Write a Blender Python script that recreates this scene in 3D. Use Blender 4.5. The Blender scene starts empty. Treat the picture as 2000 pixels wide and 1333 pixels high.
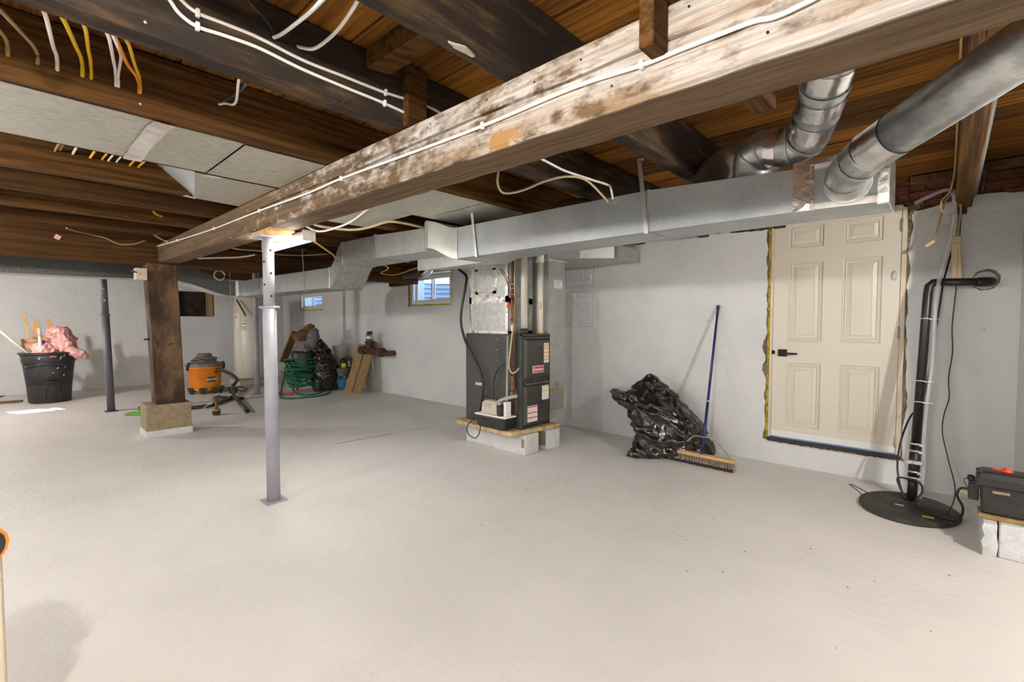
import bpy, math, random
from mathutils import Vector, Matrix, noise as mnoise

# ------------------------------------------------------------------ camera, world, sun, exposure
scene = bpy.context.scene
COL = scene.collection
scene.view_settings.view_transform = 'Standard'
scene.view_settings.look = 'None'
scene.view_settings.exposure = 1.93
scene.view_settings.gamma = 1.0
scene.view_settings.use_curve_mapping = False

EYE = 1.32
F_PX = 920.0
PITCH = math.atan((666.5 - 631.0) / F_PX)
YAW = math.atan((1850.0 - 1000.0) / F_PX * math.cos(PITCH))
cam_data = bpy.data.cameras.new('camera')
cam_data.sensor_width = 36.0
cam_data.lens = F_PX * 36.0 / 2000.0
cam_data.clip_start = 0.02
cam = bpy.data.objects.new('camera', cam_data)
COL.objects.link(cam)
cam.location = (0, 0, EYE)
cam.rotation_euler = (math.pi / 2 - PITCH, 0, YAW)
scene.camera = cam

LAMP = 70.0          # emission of the LED battens
LAMP_COL = (1.0, 0.955, 0.89)
SKY = 10.0

world = bpy.data.worlds.new('sky')
scene.world = world
world.use_nodes = True
wn = world.node_tree
bg = wn.nodes['Background']
sky = wn.nodes.new('ShaderNodeTexSky')
sky.sky_type = 'HOSEK_WILKIE'
sky.turbidity = 3.0
sky.ground_albedo = 0.4
sky.sun_direction = Vector((-2.6, -1.05, 1.82)).normalized()
wn.links.new(sky.outputs[0], bg.inputs[0])
bg.inputs[1].default_value = SKY

sun_data = bpy.data.lights.new('sun', 'SUN')
sun_data.energy = 14.0
sun_data.angle = 0.009
sun_data.color = (1.0, 0.95, 0.86)
sun = bpy.data.objects.new('sun', sun_data)
COL.objects.link(sun)
sun.location = (-20, -6, 9)
sun.rotation_euler = Vector((2.6, 1.05, -1.82)).to_track_quat('-Z', 'Y').to_euler()

R = random.Random(7)

# ------------------------------------------------------------------ materials
MATS = {}
def mat(name, col, rough=0.6, metal=0.0, col2=None, scale=6.0, lo=0.4, hi=0.65, stretch=(1, 1, 1),
        bump=0.0, bscale=30.0, bstretch=None, col3=None, scale3=40.0, lo3=0.6, hi3=0.7, detail=6.0, rough2=None,
        emit=0.0, alpha=None, transmission=0.0, coat=0.0, voronoi=False, spec=None):
    m = bpy.data.materials.new(name)
    m.use_nodes = True
    nt = m.node_tree
    N, L = nt.nodes, nt.links
    b = N['Principled BSDF']
    b.inputs['Roughness'].default_value = rough
    b.inputs['Metallic'].default_value = metal
    b.inputs['Base Color'].default_value = (*col, 1)
    if spec is not None: b.inputs['Specular IOR Level'].default_value = spec
    if transmission: b.inputs['Transmission Weight'].default_value = transmission
    if coat: b.inputs['Coat Weight'].default_value = coat
    if emit:
        b.inputs['Emission Color'].default_value = (*col, 1)
        b.inputs['Emission Strength'].default_value = emit
    if alpha is not None: b.inputs['Alpha'].default_value = alpha
    tc = N.new('ShaderNodeTexCoord')
    def mapped(st):
        mp = N.new('ShaderNodeMapping')
        mp.inputs['Scale'].default_value = st
        L.new(tc.outputs['Object'], mp.inputs['Vector'])
        return mp.outputs[0]
    out = None
    if col2 is not None:
        v = mapped(stretch)
        if voronoi:
            n = N.new('ShaderNodeTexVoronoi'); n.inputs['Scale'].default_value = scale
            n.inputs['Randomness'].default_value = 1.0
            L.new(v, n.inputs['Vector'])
            sep = N.new('ShaderNodeSeparateColor'); L.new(n.outputs['Color'], sep.inputs[0]); src = sep.outputs[0]
        else:
            n = N.new('ShaderNodeTexNoise'); n.inputs['Scale'].default_value = scale
            n.inputs['Detail'].default_value = detail; n.inputs['Roughness'].default_value = 0.62
            L.new(v, n.inputs['Vector']); src = n.outputs['Fac']
        rp = N.new('ShaderNodeMapRange')
        rp.inputs['From Min'].default_value = lo; rp.inputs['From Max'].default_value = hi
        rp.interpolation_type = 'SMOOTHSTEP'
        L.new(src, rp.inputs['Value'])
        mx = N.new('ShaderNodeMix'); mx.data_type = 'RGBA'
        mx.inputs['A'].default_value = (*col, 1); mx.inputs['B'].default_value = (*col2, 1)
        L.new(rp.outputs[0], mx.inputs['Factor'])
        out = mx.outputs['Result']
        if rough2 is not None:
            mr = N.new('ShaderNodeMapRange')
            mr.inputs['To Min'].default_value = rough; mr.inputs['To Max'].default_value = rough2
            L.new(rp.outputs[0], mr.inputs['Value']); L.new(mr.outputs[0], b.inputs['Roughness'])
    if col3 is not None:
        v = mapped(stretch)
        n = N.new('ShaderNodeTexNoise'); n.inputs['Scale'].default_value = scale3
        n.inputs['Detail'].default_value = 6.0; n.inputs['Roughness'].default_value = 0.65
        L.new(v, n.inputs['Vector'])
        rp = N.new('ShaderNodeMapRange')
        rp.inputs['From Min'].default_value = lo3; rp.inputs['From Max'].default_value = hi3
        L.new(n.outputs['Fac'], rp.inputs['Value'])
        mx = N.new('ShaderNodeMix'); mx.data_type = 'RGBA'
        mx.inputs['B'].default_value = (*col3, 1)
        if out is not None: L.new(out, mx.inputs['A'])
        else: mx.inputs['A'].default_value = (*col, 1)
        L.new(rp.outputs[0], mx.inputs['Factor'])
        out = mx.outputs['Result']
    if out is not None:
        L.new(out, b.inputs['Base Color'])
    if bump:
        v = mapped(bstretch or stretch)
        n = N.new('ShaderNodeTexNoise'); n.inputs['Scale'].default_value = bscale
        n.inputs['Detail'].default_value = 6.0
        L.new(v, n.inputs['Vector'])
        bp = N.new('ShaderNodeBump'); bp.inputs['Strength'].default_value = min(1.0, bump)
        bp.inputs['Distance'].default_value = 0.02
        L.new(n.outputs['Fac'], bp.inputs['Height']); L.new(bp.outputs[0], b.inputs['Normal'])
    MATS[name] = m
    return m

mat('floor_paint', (0.70, 0.69, 0.668), 0.55, col2=(0.645, 0.635, 0.615), scale=1.3, lo=0.35, hi=0.7,
    col3=(0.5, 0.45, 0.38), scale3=7.0, lo3=0.72, hi3=0.78, bump=0.22, bscale=22)
mat('wall_paint', (0.71, 0.715, 0.71), 0.8, col2=(0.64, 0.655, 0.66), scale=1.6, lo=0.35, hi=0.7,
    col3=(0.42, 0.41, 0.39), scale3=8.0, lo3=0.685, hi3=0.74, bump=0.8, bscale=8)
mat('bare_parging', (0.24, 0.19, 0.14), 0.95, col2=(0.11, 0.075, 0.05), scale=14, bump=0.9, bscale=40)
mat('mortar', (0.16, 0.12, 0.09), 0.95, col2=(0.34, 0.29, 0.23), scale=9, bump=0.8, bscale=40)
mat('brick_red', (0.27, 0.10, 0.045), 0.9, col2=(0.13, 0.05, 0.025), scale=8, col3=(0.5, 0.43, 0.35), scale3=6, lo3=0.62, hi3=0.7, bump=0.7, bscale=50)
mat('brick_painted', (0.69, 0.695, 0.69), 0.85, col2=(0.62, 0.635, 0.64), scale=9, bump=0.6, bscale=30)
WX, WY = (0.35, 9, 9), (9, 0.35, 9)
mat('joist_wood', spec=0.12, col=(0.060, 0.028, 0.010), rough=0.75, col2=(0.105, 0.049, 0.016), scale=4.2, detail=9.0, stretch=WY, lo=0.38, hi=0.64,
    col3=(0.012, 0.007, 0.004), scale3=1.3, lo3=0.52, hi3=0.7, bump=0.5, bscale=4)
mat('joist_wood_grey', spec=0.12, col=(0.036, 0.027, 0.022), rough=0.7, col2=(0.13, 0.078, 0.038), scale=3.0, detail=9.0, stretch=(5, 1.0, 5), lo=0.46, hi=0.72,
    col3=(0.13, 0.10, 0.075), scale3=2.6, lo3=0.68, hi3=0.76, bump=0.45, bscale=5)
mat('joist_wood_warm', spec=0.12, col=(0.135, 0.062, 0.017), rough=0.7, col2=(0.055, 0.025, 0.008), scale=4.0, detail=9.0, stretch=WY, lo=0.40, hi=0.64,
    col3=(0.014, 0.008, 0.004), scale3=1.6, lo3=0.60, hi3=0.72, bump=0.5, bscale=4)
mat('plank_wood', spec=0.12, col=(0.25, 0.10, 0.018), rough=0.8, col2=(0.11, 0.042, 0.009), scale=4.5, detail=9.0, stretch=WX, lo=0.38, hi=0.64,
    col3=(0.42, 0.36, 0.29), scale3=3.0, lo3=0.78, hi3=0.80, bump=0.6, bscale=4)
mat('plank_wood_amber', spec=0.12, col=(0.36, 0.15, 0.022), rough=0.8, col2=(0.17, 0.065, 0.012), scale=4.5, detail=9.0, stretch=WX, lo=0.38, hi=0.64, bump=0.6, bscale=4)
mat('plank_wood_dark', spec=0.12, col=(0.15, 0.06, 0.013), rough=0.8, col2=(0.07, 0.028, 0.007), scale=4.5, detail=9.0, stretch=WX, lo=0.38, hi=0.64,
    col3=(0.3, 0.25, 0.2), scale3=3.0, lo3=0.77, hi3=0.79, bump=0.6, bscale=4)
mat('post_wood', (0.20, 0.115, 0.05), 0.75, col2=(0.085, 0.038, 0.012), scale=1.6, stretch=(8, 8, 0.6), lo=0.35, hi=0.7,
    col3=(0.42, 0.34, 0.25), scale3=4, lo3=0.68, hi3=0.74, bump=0.6, bscale=5)
mat('post_wood_stained', (0.20, 0.115, 0.052), 0.75, col2=(0.035, 0.016, 0.005), scale=1.3, stretch=(2.2, 2.2, 1.0), lo=0.40, hi=0.62,
    col3=(0.50, 0.42, 0.32), scale3=9, lo3=0.68, hi3=0.74, bump=0.6, bscale=25, bstretch=(6, 6, 0.6))
mat('pine', (0.62, 0.42, 0.20), 0.65, col2=(0.48, 0.29, 0.12), scale=2.5, stretch=(10, 10, 0.8), bump=0.25, bscale=6)
mat('lumber', (0.40, 0.27, 0.12), 0.75, col2=(0.26, 0.16, 0.07), scale=2.2, stretch=(12, 12, 0.7),
    col3=(0.07, 0.045, 0.03), scale3=1.4, lo3=0.66, hi3=0.74, bump=0.3, bscale=6)
mat('plywood', (0.62, 0.46, 0.25), 0.75, col2=(0.40, 0.27, 0.13), scale=14, col3=(0.16, 0.10, 0.06), scale3=11, lo3=0.63, hi3=0.7, bump=0.4, bscale=40)
mat('broom_wood', (0.62, 0.40, 0.17), 0.5, col2=(0.50, 0.30, 0.12), scale=3, stretch=(1, 12, 12))
mat('galvanised_shaded', (0.16, 0.165, 0.16), 0.4, 0.5, col2=(0.09, 0.09, 0.085), scale=60, lo=0.42, hi=0.6)  # speckled metal of the left run, with its shade put into the colour
mat('bounce_underside', (0.56, 0.54, 0.50), 0.6, 0.1, col2=(0.48, 0.46, 0.43), scale=5)  # floor bounce painted in: pale skin below the left duct run
mat('galvanised', (0.46, 0.485, 0.495), 0.38, 0.38, col2=(0.35, 0.375, 0.39), scale=3.0, lo=0.3, hi=0.7, rough2=0.48, bump=0.10, bscale=4,
    col3=(0.52, 0.54, 0.55), scale3=90, lo3=0.55, hi3=0.7)
mat('galvanised_bright', (0.60, 0.605, 0.585), 0.36, 0.9, col2=(0.50, 0.51, 0.495), scale=20, lo=0.38, hi=0.62, rough2=0.48, bump=0.05, bscale=5)
mat('galvanised_dull', (0.52, 0.535, 0.51), 0.45, 0.7, col2=(0.45, 0.465, 0.44), scale=9, lo=0.35, hi=0.68, bump=0.06, bscale=4)
mat('galvanised_panel', (0.56, 0.545, 0.48), 0.5, 0.55, col2=(0.43, 0.415, 0.36), scale=5, stretch=(14, 4, 9), lo=0.42, hi=0.66, bump=0.15, bscale=3)
mat('foil_tape', (0.84, 0.82, 0.80), 0.22, 0.95, col2=(0.74, 0.71, 0.68), scale=9, bump=0.30, bscale=16)
mat('galvanised_pipe', (0.60, 0.62, 0.61), 0.33, 0.92, col2=(0.40, 0.42, 0.42), scale=7, stretch=(1, 1.6, 2.2), lo=0.40, hi=0.60, rough2=0.5, bump=0.04, bscale=5, detail=8)
mat('matte_tape', (0.74, 0.71, 0.68), 0.5, 0.4, col2=(0.58, 0.52, 0.48), scale=9, bump=0.5, bscale=20)
mat('steel_grey_paint', (0.37, 0.37, 0.415), 0.45, col2=(0.33, 0.33, 0.37), scale=5)
mat('steel_dark_paint', (0.125, 0.12, 0.135), 0.5, col2=(0.10, 0.095, 0.105), scale=5)
mat('hole_black', (0.008, 0.008, 0.008), 0.9)
mat('zinc', (0.66, 0.67, 0.68), 0.35, 0.9)
mat('iron_rust', (0.13, 0.07, 0.035), 0.8, 0.2, col2=(0.06, 0.035, 0.02), scale=14, bump=0.6, bscale=50)
mat('furnace_grey', (0.078, 0.078, 0.070), 0.42, 0.3, col2=(0.066, 0.066, 0.06), scale=3, bump=0.03, bscale=60)
mat('furnace_edge', (0.30, 0.29, 0.25), 0.5, 0.2)
mat('red_badge', (0.62, 0.035, 0.025), 0.35)
mat('white_print', (0.86, 0.85, 0.82), 0.5)
mat('paper_grey', (0.55, 0.54, 0.52), 0.6)
mat('orange_print', (0.86, 0.36, 0.03), 0.5)
mat('red_print', (0.80, 0.07, 0.02), 0.5)
mat('yellow_print', (0.85, 0.62, 0.03), 0.5)
mat('blue_print', (0.01, 0.25, 0.62), 0.4)
mat('black_print', (0.015, 0.015, 0.015), 0.5)
mat('pvc_white', (0.80, 0.77, 0.69), 0.4)
mat('black_rubber', (0.012, 0.011, 0.010), 0.4)
mat('black_pipe', (0.014, 0.013, 0.013), 0.35)
mat('black_plastic', (0.018, 0.017, 0.016), 0.38, col2=(0.03, 0.028, 0.026), scale=20, col3=(0.32, 0.30, 0.27), scale3=26, lo3=0.745, hi3=0.76)
mat('can_plastic', (0.02, 0.02, 0.022), 0.45, col2=(0.032, 0.032, 0.034), scale=8, col3=(0.3, 0.29, 0.28), scale3=12, lo3=0.74, hi3=0.77)
mat('bag_plastic', (0.014, 0.011, 0.008), 0.2, bump=0.35, bscale=16, coat=0.3)
mat('pink_plastic', (0.86, 0.42, 0.40), 0.4, col2=(0.90, 0.56, 0.52), scale=9, bump=0.8, bscale=22)
mat('kraft_paper', (0.48, 0.27, 0.14), 0.8, col2=(0.60, 0.38, 0.24), scale=8, bump=0.5, bscale=30)
mat('cardboard', (0.20, 0.095, 0.025), 0.85, col2=(0.11, 0.05, 0.014), scale=4)
mat('grey_cloth', (0.24, 0.23, 0.23), 0.8, col2=(0.12, 0.115, 0.115), scale=9, bump=0.5, bscale=25)
mat('purple_print', (0.05, 0.02, 0.30), 0.4)
mat('door_paint', (0.68, 0.635, 0.54), 0.42, col2=(0.66, 0.615, 0.52), scale=2)
mat('frame_paint', (0.70, 0.60, 0.47), 0.5, col2=(0.62, 0.52, 0.40), scale=5)
mat('vinyl_white', (0.80, 0.78, 0.73), 0.4)
mat('sweep_white', (0.78, 0.78, 0.78), 0.45)
mat('foam_yellow', (0.66, 0.55, 0.03), 0.85, col2=(0.30, 0.22, 0.01), scale=26, lo=0.42, hi=0.62, bump=0.9, bscale=60)
mat('foam_brown', (0.30, 0.17, 0.05), 0.9, col2=(0.12, 0.07, 0.03), scale=18, bump=0.9, bscale=60)
mat('black_metal', (0.015, 0.014, 0.014), 0.35, 0.6)
mat('threshold_dark', (0.03, 0.025, 0.022), 0.6, col2=(0.12, 0.10, 0.09), scale=30, lo=0.6, hi=0.7)
mat('cable_white', (0.84, 0.81, 0.76), 0.45)
mat('cable_cream', (0.55, 0.45, 0.28), 0.5)
mat('cable_tan', (0.42, 0.27, 0.10), 0.5)
mat('cable_yellow', (0.80, 0.50, 0.02), 0.4)
mat('cable_orange', (0.85, 0.30, 0.02), 0.4)
mat('cable_green', (0.03, 0.05, 0.045), 0.5)
mat('cable_brown', (0.17, 0.055, 0.025), 0.5)
mat('beige_plastic', (0.62, 0.50, 0.28), 0.45)
mat('old_plaster', (0.46, 0.41, 0.34), 0.9, bump=0.5, bscale=40)
mat('motor_beige', (0.52, 0.47, 0.38), 0.5)
mat('sleeve_white', (0.58, 0.57, 0.54), 0.5)
mat('cord_beige', (0.42, 0.31, 0.20), 0.5)
mat('clear_tube', (0.66, 0.66, 0.70), 0.15, alpha=0.38)
mat('glass', (0.95, 0.98, 1.0), 0.02, transmission=1.0)
mat('brass', (0.40, 0.22, 0.08), 0.5, 0.5, col2=(0.22, 0.11, 0.04), scale=20)
mat('grey_pvc', (0.34, 0.36, 0.37), 0.5)
mat('orange_plastic', (0.85, 0.27, 0.015), 0.4, col2=(0.78, 0.23, 0.012), scale=6)
mat('vac_grey', (0.13, 0.12, 0.105), 0.5, col2=(0.22, 0.19, 0.15), scale=14, bump=0.2, bscale=30)
mat('vac_hose', (0.05, 0.045, 0.04), 0.5)
mat('tool_brown', (0.15, 0.09, 0.06), 0.55)
mat('hose_green', (0.005, 0.13, 0.062), 0.35)
mat('lime_green', (0.09, 0.36, 0.01), 0.4)
mat('cart_red', (0.55, 0.06, 0.012), 0.4)
mat('heater_white', (0.72, 0.69, 0.62), 0.3)
mat('bucket_grey', (0.22, 0.21, 0.19), 0.4)
mat('bucket_white', (0.62, 0.61, 0.58), 0.5)
mat('broom_blue', (0.012, 0.028, 0.13), 0.3, col3=(0.55, 0.56, 0.6), scale3=60, lo3=0.66, hi3=0.7)
mat('bristle_grey', (0.24, 0.22, 0.19), 0.9)
mat('bristle_dark', (0.025, 0.02, 0.035), 0.9)
mat('concrete_block', (0.37, 0.29, 0.18), 0.95, col2=(0.28, 0.22, 0.135), scale=16, bump=0.8, bscale=60)
mat('painted_block', (0.66, 0.675, 0.68), 0.85, col2=(0.58, 0.595, 0.60), scale=7, bump=0.5, bscale=35)
mat('bare_block', (0.30, 0.24, 0.16), 0.95, bump=0.6, bscale=40)
mat('lid_black', (0.035, 0.031, 0.027), 0.75, col2=(0.07, 0.06, 0.05), scale=9, col3=(0.33, 0.25, 0.14), scale3=6, lo3=0.68, hi3=0.74, stretch=(1, 2.4, 1), bump=0.6, bscale=30)
mat('red_plastic', (0.75, 0.06, 0.02), 0.4)
mat('led_green', (0.4, 1.0, 0.05), 0.4, emit=1.5)
mat('batten_white', (0.70, 0.68, 0.64), 0.5)
mat('insulation_wrap', (0.13, 0.085, 0.065), 0.75, col2=(0.08, 0.05, 0.038), scale=10, bump=0.5, bscale=20)
mat('dark_void', (0.02, 0.014, 0.01), 0.95, col2=(0.05, 0.03, 0.018), scale=7)
mat('earth', (0.25, 0.21, 0.16), 0.95, col2=(0.16, 0.14, 0.10), scale=5)
mat('well_steel', (0.50, 0.54, 0.60), 0.4, 0.6)
mat('scrape_grey', (0.42, 0.41, 0.39), 0.85, col2=(0.5, 0.48, 0.45), scale=12)
mat('floor_speck', (0.28, 0.17, 0.10), 0.9)
mat('foliage', (0.10, 0.16, 0.05), 0.8, col2=(0.22, 0.20, 0.10), scale=6)
mat('label_silver', (0.55, 0.55, 0.55), 0.3, 0.8)
mat('pink_cord', (0.5, 0.15, 0.08), 0.5)

# the whitewash left on the camera-side face of the big beam (paint with its own ragged shape)
def make_beam_material():
    m = bpy.data.materials.new('beam_whitewash'); m.use_nodes = True
    nt = m.node_tree; N, L = nt.nodes, nt.links
    b = N['Principled BSDF']; b.inputs['Roughness'].default_value = 0.85
    tc = N.new('ShaderNodeTexCoord')
    def noise(sc, st, det=6.0, ro=0.62):
        mp = N.new('ShaderNodeMapping'); mp.inputs['Scale'].default_value = st
        L.new(tc.outputs['Object'], mp.inputs['Vector'])
        n = N.new('ShaderNodeTexNoise'); n.inputs['Scale'].default_value = sc
        n.inputs['Detail'].default_value = det; n.inputs['Roughness'].default_value = ro
        L.new(mp.outputs[0], n.inputs['Vector']); return n.outputs['Fac']
    def rng(v, a, c, t0=0.0, t1=1.0):
        r = N.new('ShaderNodeMapRange'); r.inputs['From Min'].default_value = a; r.inputs['From Max'].default_value = c
        r.inputs['To Min'].default_value = t0; r.inputs['To Max'].default_value = t1
        if isinstance(v, float): r.inputs['Value'].default_value = v
        else: L.new(v, r.inputs['Value'])
        return r.outputs[0]
    def mixc(fac, A, B):
        x = N.new('ShaderNodeMix'); x.data_type = 'RGBA'
        L.new(fac, x.inputs['Factor'])
        for k, v in (('A', A), ('B', B)):
            if isinstance(v, tuple): x.inputs[k].default_value = (*v, 1)
            else: L.new(v, x.inputs[k])
        return x.outputs['Result']
    def mth(op, a, c):
        x = N.new('ShaderNodeMath'); x.operation = op
        for i, v in enumerate((a, c)):
            if isinstance(v, (int, float)): x.inputs[i].default_value = v
            else: L.new(v, x.inputs[i])
        x.use_clamp = True
        return x.outputs[0]
    sep = N.new('ShaderNodeSeparateXYZ'); L.new(tc.outputs['Object'], sep.inputs[0])
    wood = mixc(rng(noise(4.0, (0.4, 13, 13), 8.0, 0.7), 0.38, 0.66), (0.088, 0.052, 0.025), (0.215, 0.135, 0.066))
    wood = mixc(rng(noise(1.4, (1.2, 9, 9)), 0.56, 0.75), wood, (0.055, 0.035, 0.02))
    # ragged coverage: fairly whole towards +X, worn off towards -X
    flake = mth('ADD', mth('MULTIPLY', noise(3.2, (1.6, 4, 4.5)), 0.65), mth('MULTIPLY', noise(16, (1, 2, 1.6)), 0.42))
    cover = mth('ADD', flake, rng(sep.outputs[0], -5.0, 0.0, -0.20, 0.07))
    cover = rng(cover, 0.45, 0.57, 0.0, 0.93)
    face = rng(sep.outputs[1], 1.262, 1.275, 1.0, 0.0)
    # bare amber patch beside the cable clip
    vd = N.new('ShaderNodeVectorMath'); vd.operation = 'SUBTRACT'; L.new(tc.outputs['Object'], vd.inputs[0])
    vd.inputs[1].default_value = (-1.2, 1.25, 1.985)
    vs = N.new('ShaderNodeVectorMath'); vs.operation = 'MULTIPLY'; L.new(vd.outputs[0], vs.inputs[0])
    vs.inputs[1].default_value = (9, 0, 20)
    vl = N.new('ShaderNodeVectorMath'); vl.operation = 'LENGTH'; L.new(vs.outputs[0], vl.inputs[0])
    patch = rng(mth('ADD', mth('MULTIPLY', vl.outputs['Value'], 0.42), mth('MULTIPLY', noise(16, (1, 1, 1.4), 9.0, 0.75), 1.0)), 0.76, 0.80, 1.0, 0.0)
    whitec = mixc(rng(noise(5, (1, 4, 4)), 0.4, 0.75), (0.63, 0.59, 0.555), (0.40, 0.36, 0.335))
    whitec = mixc(rng(noise(4.5, (0.5, 14, 18), 8.0, 0.7), 0.46, 0.66), whitec, (0.34, 0.265, 0.19))
    whitec = mixc(rng(noise(2.6, (0.7, 3, 4)), 0.50, 0.68), whitec, (0.36, 0.24, 0.14))
    c = mixc(mth('MULTIPLY', cover, face), wood, whitec)
    c = mixc(mth('MULTIPLY', patch, face), c, (0.40, 0.21, 0.07))
    # old nail holes and checks
    c = mixc(rng(noise(2.4, (0.5, 10, 16), 3.0), 0.70, 0.74), c, (0.06, 0.038, 0.022))
    L.new(c, b.inputs['Base Color'])
    bp = N.new('ShaderNodeBump'); bp.inputs['Strength'].default_value = 0.6; bp.inputs['Distance'].default_value = 0.012
    hsum = mth('ADD', mth('MULTIPLY', noise(5, (0.5, 9, 9)), 0.6), mth('MULTIPLY', cover, 0.2))
    L.new(hsum, bp.inputs['Height']); L.new(bp.outputs[0], b.inputs['Normal'])
    MATS['beam_whitewash'] = m
make_beam_material()

# ------------------------------------------------------------------ mesh helpers
def cat_rom(pts, n=6):
    pts = [Vector(p) for p in pts]
    if len(pts) < 3: return pts
    P = [pts[0] * 2 - pts[1]] + pts + [pts[-1] * 2 - pts[-2]]
    out = []
    for i in range(1, len(P) - 2):
        p0, p1, p2, p3 = P[i - 1], P[i], P[i + 1], P[i + 2]
        for k in range(n):
            t = k / n
            out.append(0.5 * ((2 * p1) + (p2 - p0) * t + (2 * p0 - 5 * p1 + 4 * p2 - p3) * t * t + (3 * p1 - p0 - 3 * p2 + p3) * t ** 3))
    out.append(pts[-1])
    return out

class MB:
    def __init__(s): s.v = []; s.f = []; s.sm = []
    def add(s, vs, fs, smooth=False):
        o = len(s.v); s.v += [tuple(v) for v in vs]
        s.f += [tuple(i + o for i in f) for f in fs]; s.sm += [smooth] * len(fs)
        return s
    def box(s, x0, x1, y0, y1, z0, z1):
        if x0 > x1: x0, x1 = x1, x0
        if y0 > y1: y0, y1 = y1, y0
        if z0 > z1: z0, z1 = z1, z0
        return s.add([(x0, y0, z0), (x1, y0, z0), (x1, y1, z0), (x0, y1, z0), (x0, y0, z1), (x1, y0, z1), (x1, y1, z1), (x0, y1, z1)],
                     [(0, 3, 2, 1), (4, 5, 6, 7), (0, 1, 5, 4), (1, 2, 6, 5), (2, 3, 7, 6), (3, 0, 4, 7)])
    def hexa(s, a, b):      # two quads (each four points, same winding) joined
        return s.add(list(a) + list(b), [(3, 2, 1, 0), (4, 5, 6, 7), (0, 1, 5, 4), (1, 2, 6, 5), (2, 3, 7, 6), (3, 0, 4, 7)])
    def bar(s, p, q, w, h, up=(0, 0, 1)):      # rectangular bar from p to q
        p, q = Vector(p), Vector(q); d = (q - p).normalized(); up = Vector(up)
        r = d.cross(up)
        if r.length < 1e-4: r = d.cross(Vector((1, 0, 0)))
        r.normalize(); u = r.cross(d)
        c = lambda o: [o - r * w / 2 - u * h / 2, o + r * w / 2 - u * h / 2, o + r * w / 2 + u * h / 2, o - r * w / 2 + u * h / 2]
        return s.hexa(c(p), c(q))
    def tube(s, pts, r, seg=8, smooth_path=0, cap=True, flat=1.0):
        pts = cat_rom(pts, smooth_path) if smooth_path else [Vector(p) for p in pts]
        n = len(pts); vs = []; fs = []
        t0 = (pts[1] - pts[0]).normalized()
        ref = Vector((0, 0, 1)) if abs(t0.z) < 0.9 else Vector((1, 0, 0))
        nrm = (ref - t0 * ref.dot(t0)).normalized()
        for i, p in enumerate(pts):
            t = (pts[min(i + 1, n - 1)] - pts[max(i - 1, 0)])
            if t.length < 1e-9: t = t0
            t = t.normalized()
            nrm = nrm - t * nrm.dot(t)
            if nrm.length < 1e-6: nrm = t.orthogonal()
            nrm.normalize(); bi = t.cross(nrm)
            rr = r[i] if isinstance(r, (list, tuple)) and len(r) == n else (r if not isinstance(r, (list, tuple)) else r[min(len(r) - 1, int(i * len(r) / n))])
            for k in range(seg):
                a = 2 * math.pi * k / seg
                vs.append(p + nrm * math.cos(a) * rr + bi * math.sin(a) * rr * flat)
        for i in range(n - 1):
            for k in range(seg):
                k2 = (k + 1) % seg
                fs.append((i * seg + k, i * seg + k2, (i + 1) * seg + k2, (i + 1) * seg + k))
        s.add(vs, fs, True)
        if cap:
            o = len(s.v) - len(vs)
            s.f.append(tuple(o + k for k in reversed(range(seg)))); s.sm.append(False)
            s.f.append(tuple(o + (n - 1) * seg + k for k in range(seg))); s.sm.append(False)
        return s
    def cyl(s, c, r, z0, z1, seg=20, r1=None):
        r1 = r if r1 is None else r1
        return s.tube([(c[0], c[1], z0), (c[0], c[1], z1)], [r, r1], seg)
    def rod(s, p, q, r, seg=10): return s.tube([p, q], r, seg)
    def lathe(s, c, prof, seg=28, sx=1.0, sy=1.0, axis='z', cap=True):
        vs = []; fs = []
        for (r, h) in prof:
            for k in range(seg):
                a = 2 * math.pi * k / seg
                x, y = math.cos(a) * r * sx, math.sin(a) * r * sy
                if axis == 'z': vs.append((c[0] + x, c[1] + y, c[2] + h))
                elif axis == 'y': vs.append((c[0] + x, c[1] + h, c[2] + y))
                else: vs.append((c[0] + h, c[1] + x, c[2] + y))
        n = len(prof)
        for i in range(n - 1):
            for k in range(seg):
                k2 = (k + 1) % seg
                q = (i * seg + k, i * seg + k2, (i + 1) * seg + k2, (i + 1) * seg + k)
                fs.append(q if axis != 'y' else tuple(reversed(q)))
        s.add(vs, fs, True)
        if cap:
            o = len(s.v) - len(vs)
            for e in (0, n - 1):
                if prof[e][0] > 1e-5:
                    s.f.append(tuple(o + e * seg + k for k in range(seg))); s.sm.append(False)
        return s
    def prism(s, poly, vec):    # polygon extruded by vec
        vec = Vector(vec); n = len(poly)
        a = [Vector(p) for p in poly]; b = [p + vec for p in a]
        fs = [tuple(reversed(range(n))), tuple(range(n, 2 * n))] + [(i, (i + 1) % n, n + (i + 1) % n, n + i) for i in range(n)]
        return s.add(a + b, fs)
    def loft(s, rings, cap=True, smooth=False, closed=True):
        n = len(rings[0]); vs = [p for r in rings for p in r]; fs = []
        for i in range(len(rings) - 1):
            for k in range(n if closed else n - 1):
                k2 = (k + 1) % n
                fs.append((i * n + k, i * n + k2, (i + 1) * n + k2, (i + 1) * n + k))
        s.add(vs, fs, smooth)
        if cap and closed:
            o = len(s.v) - len(vs)
            s.f.append(tuple(o + k for k in reversed(range(n)))); s.sm.append(False)
            s.f.append(tuple(o + (len(rings) - 1) * n + k for k in range(n))); s.sm.append(False)
        return s
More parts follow.
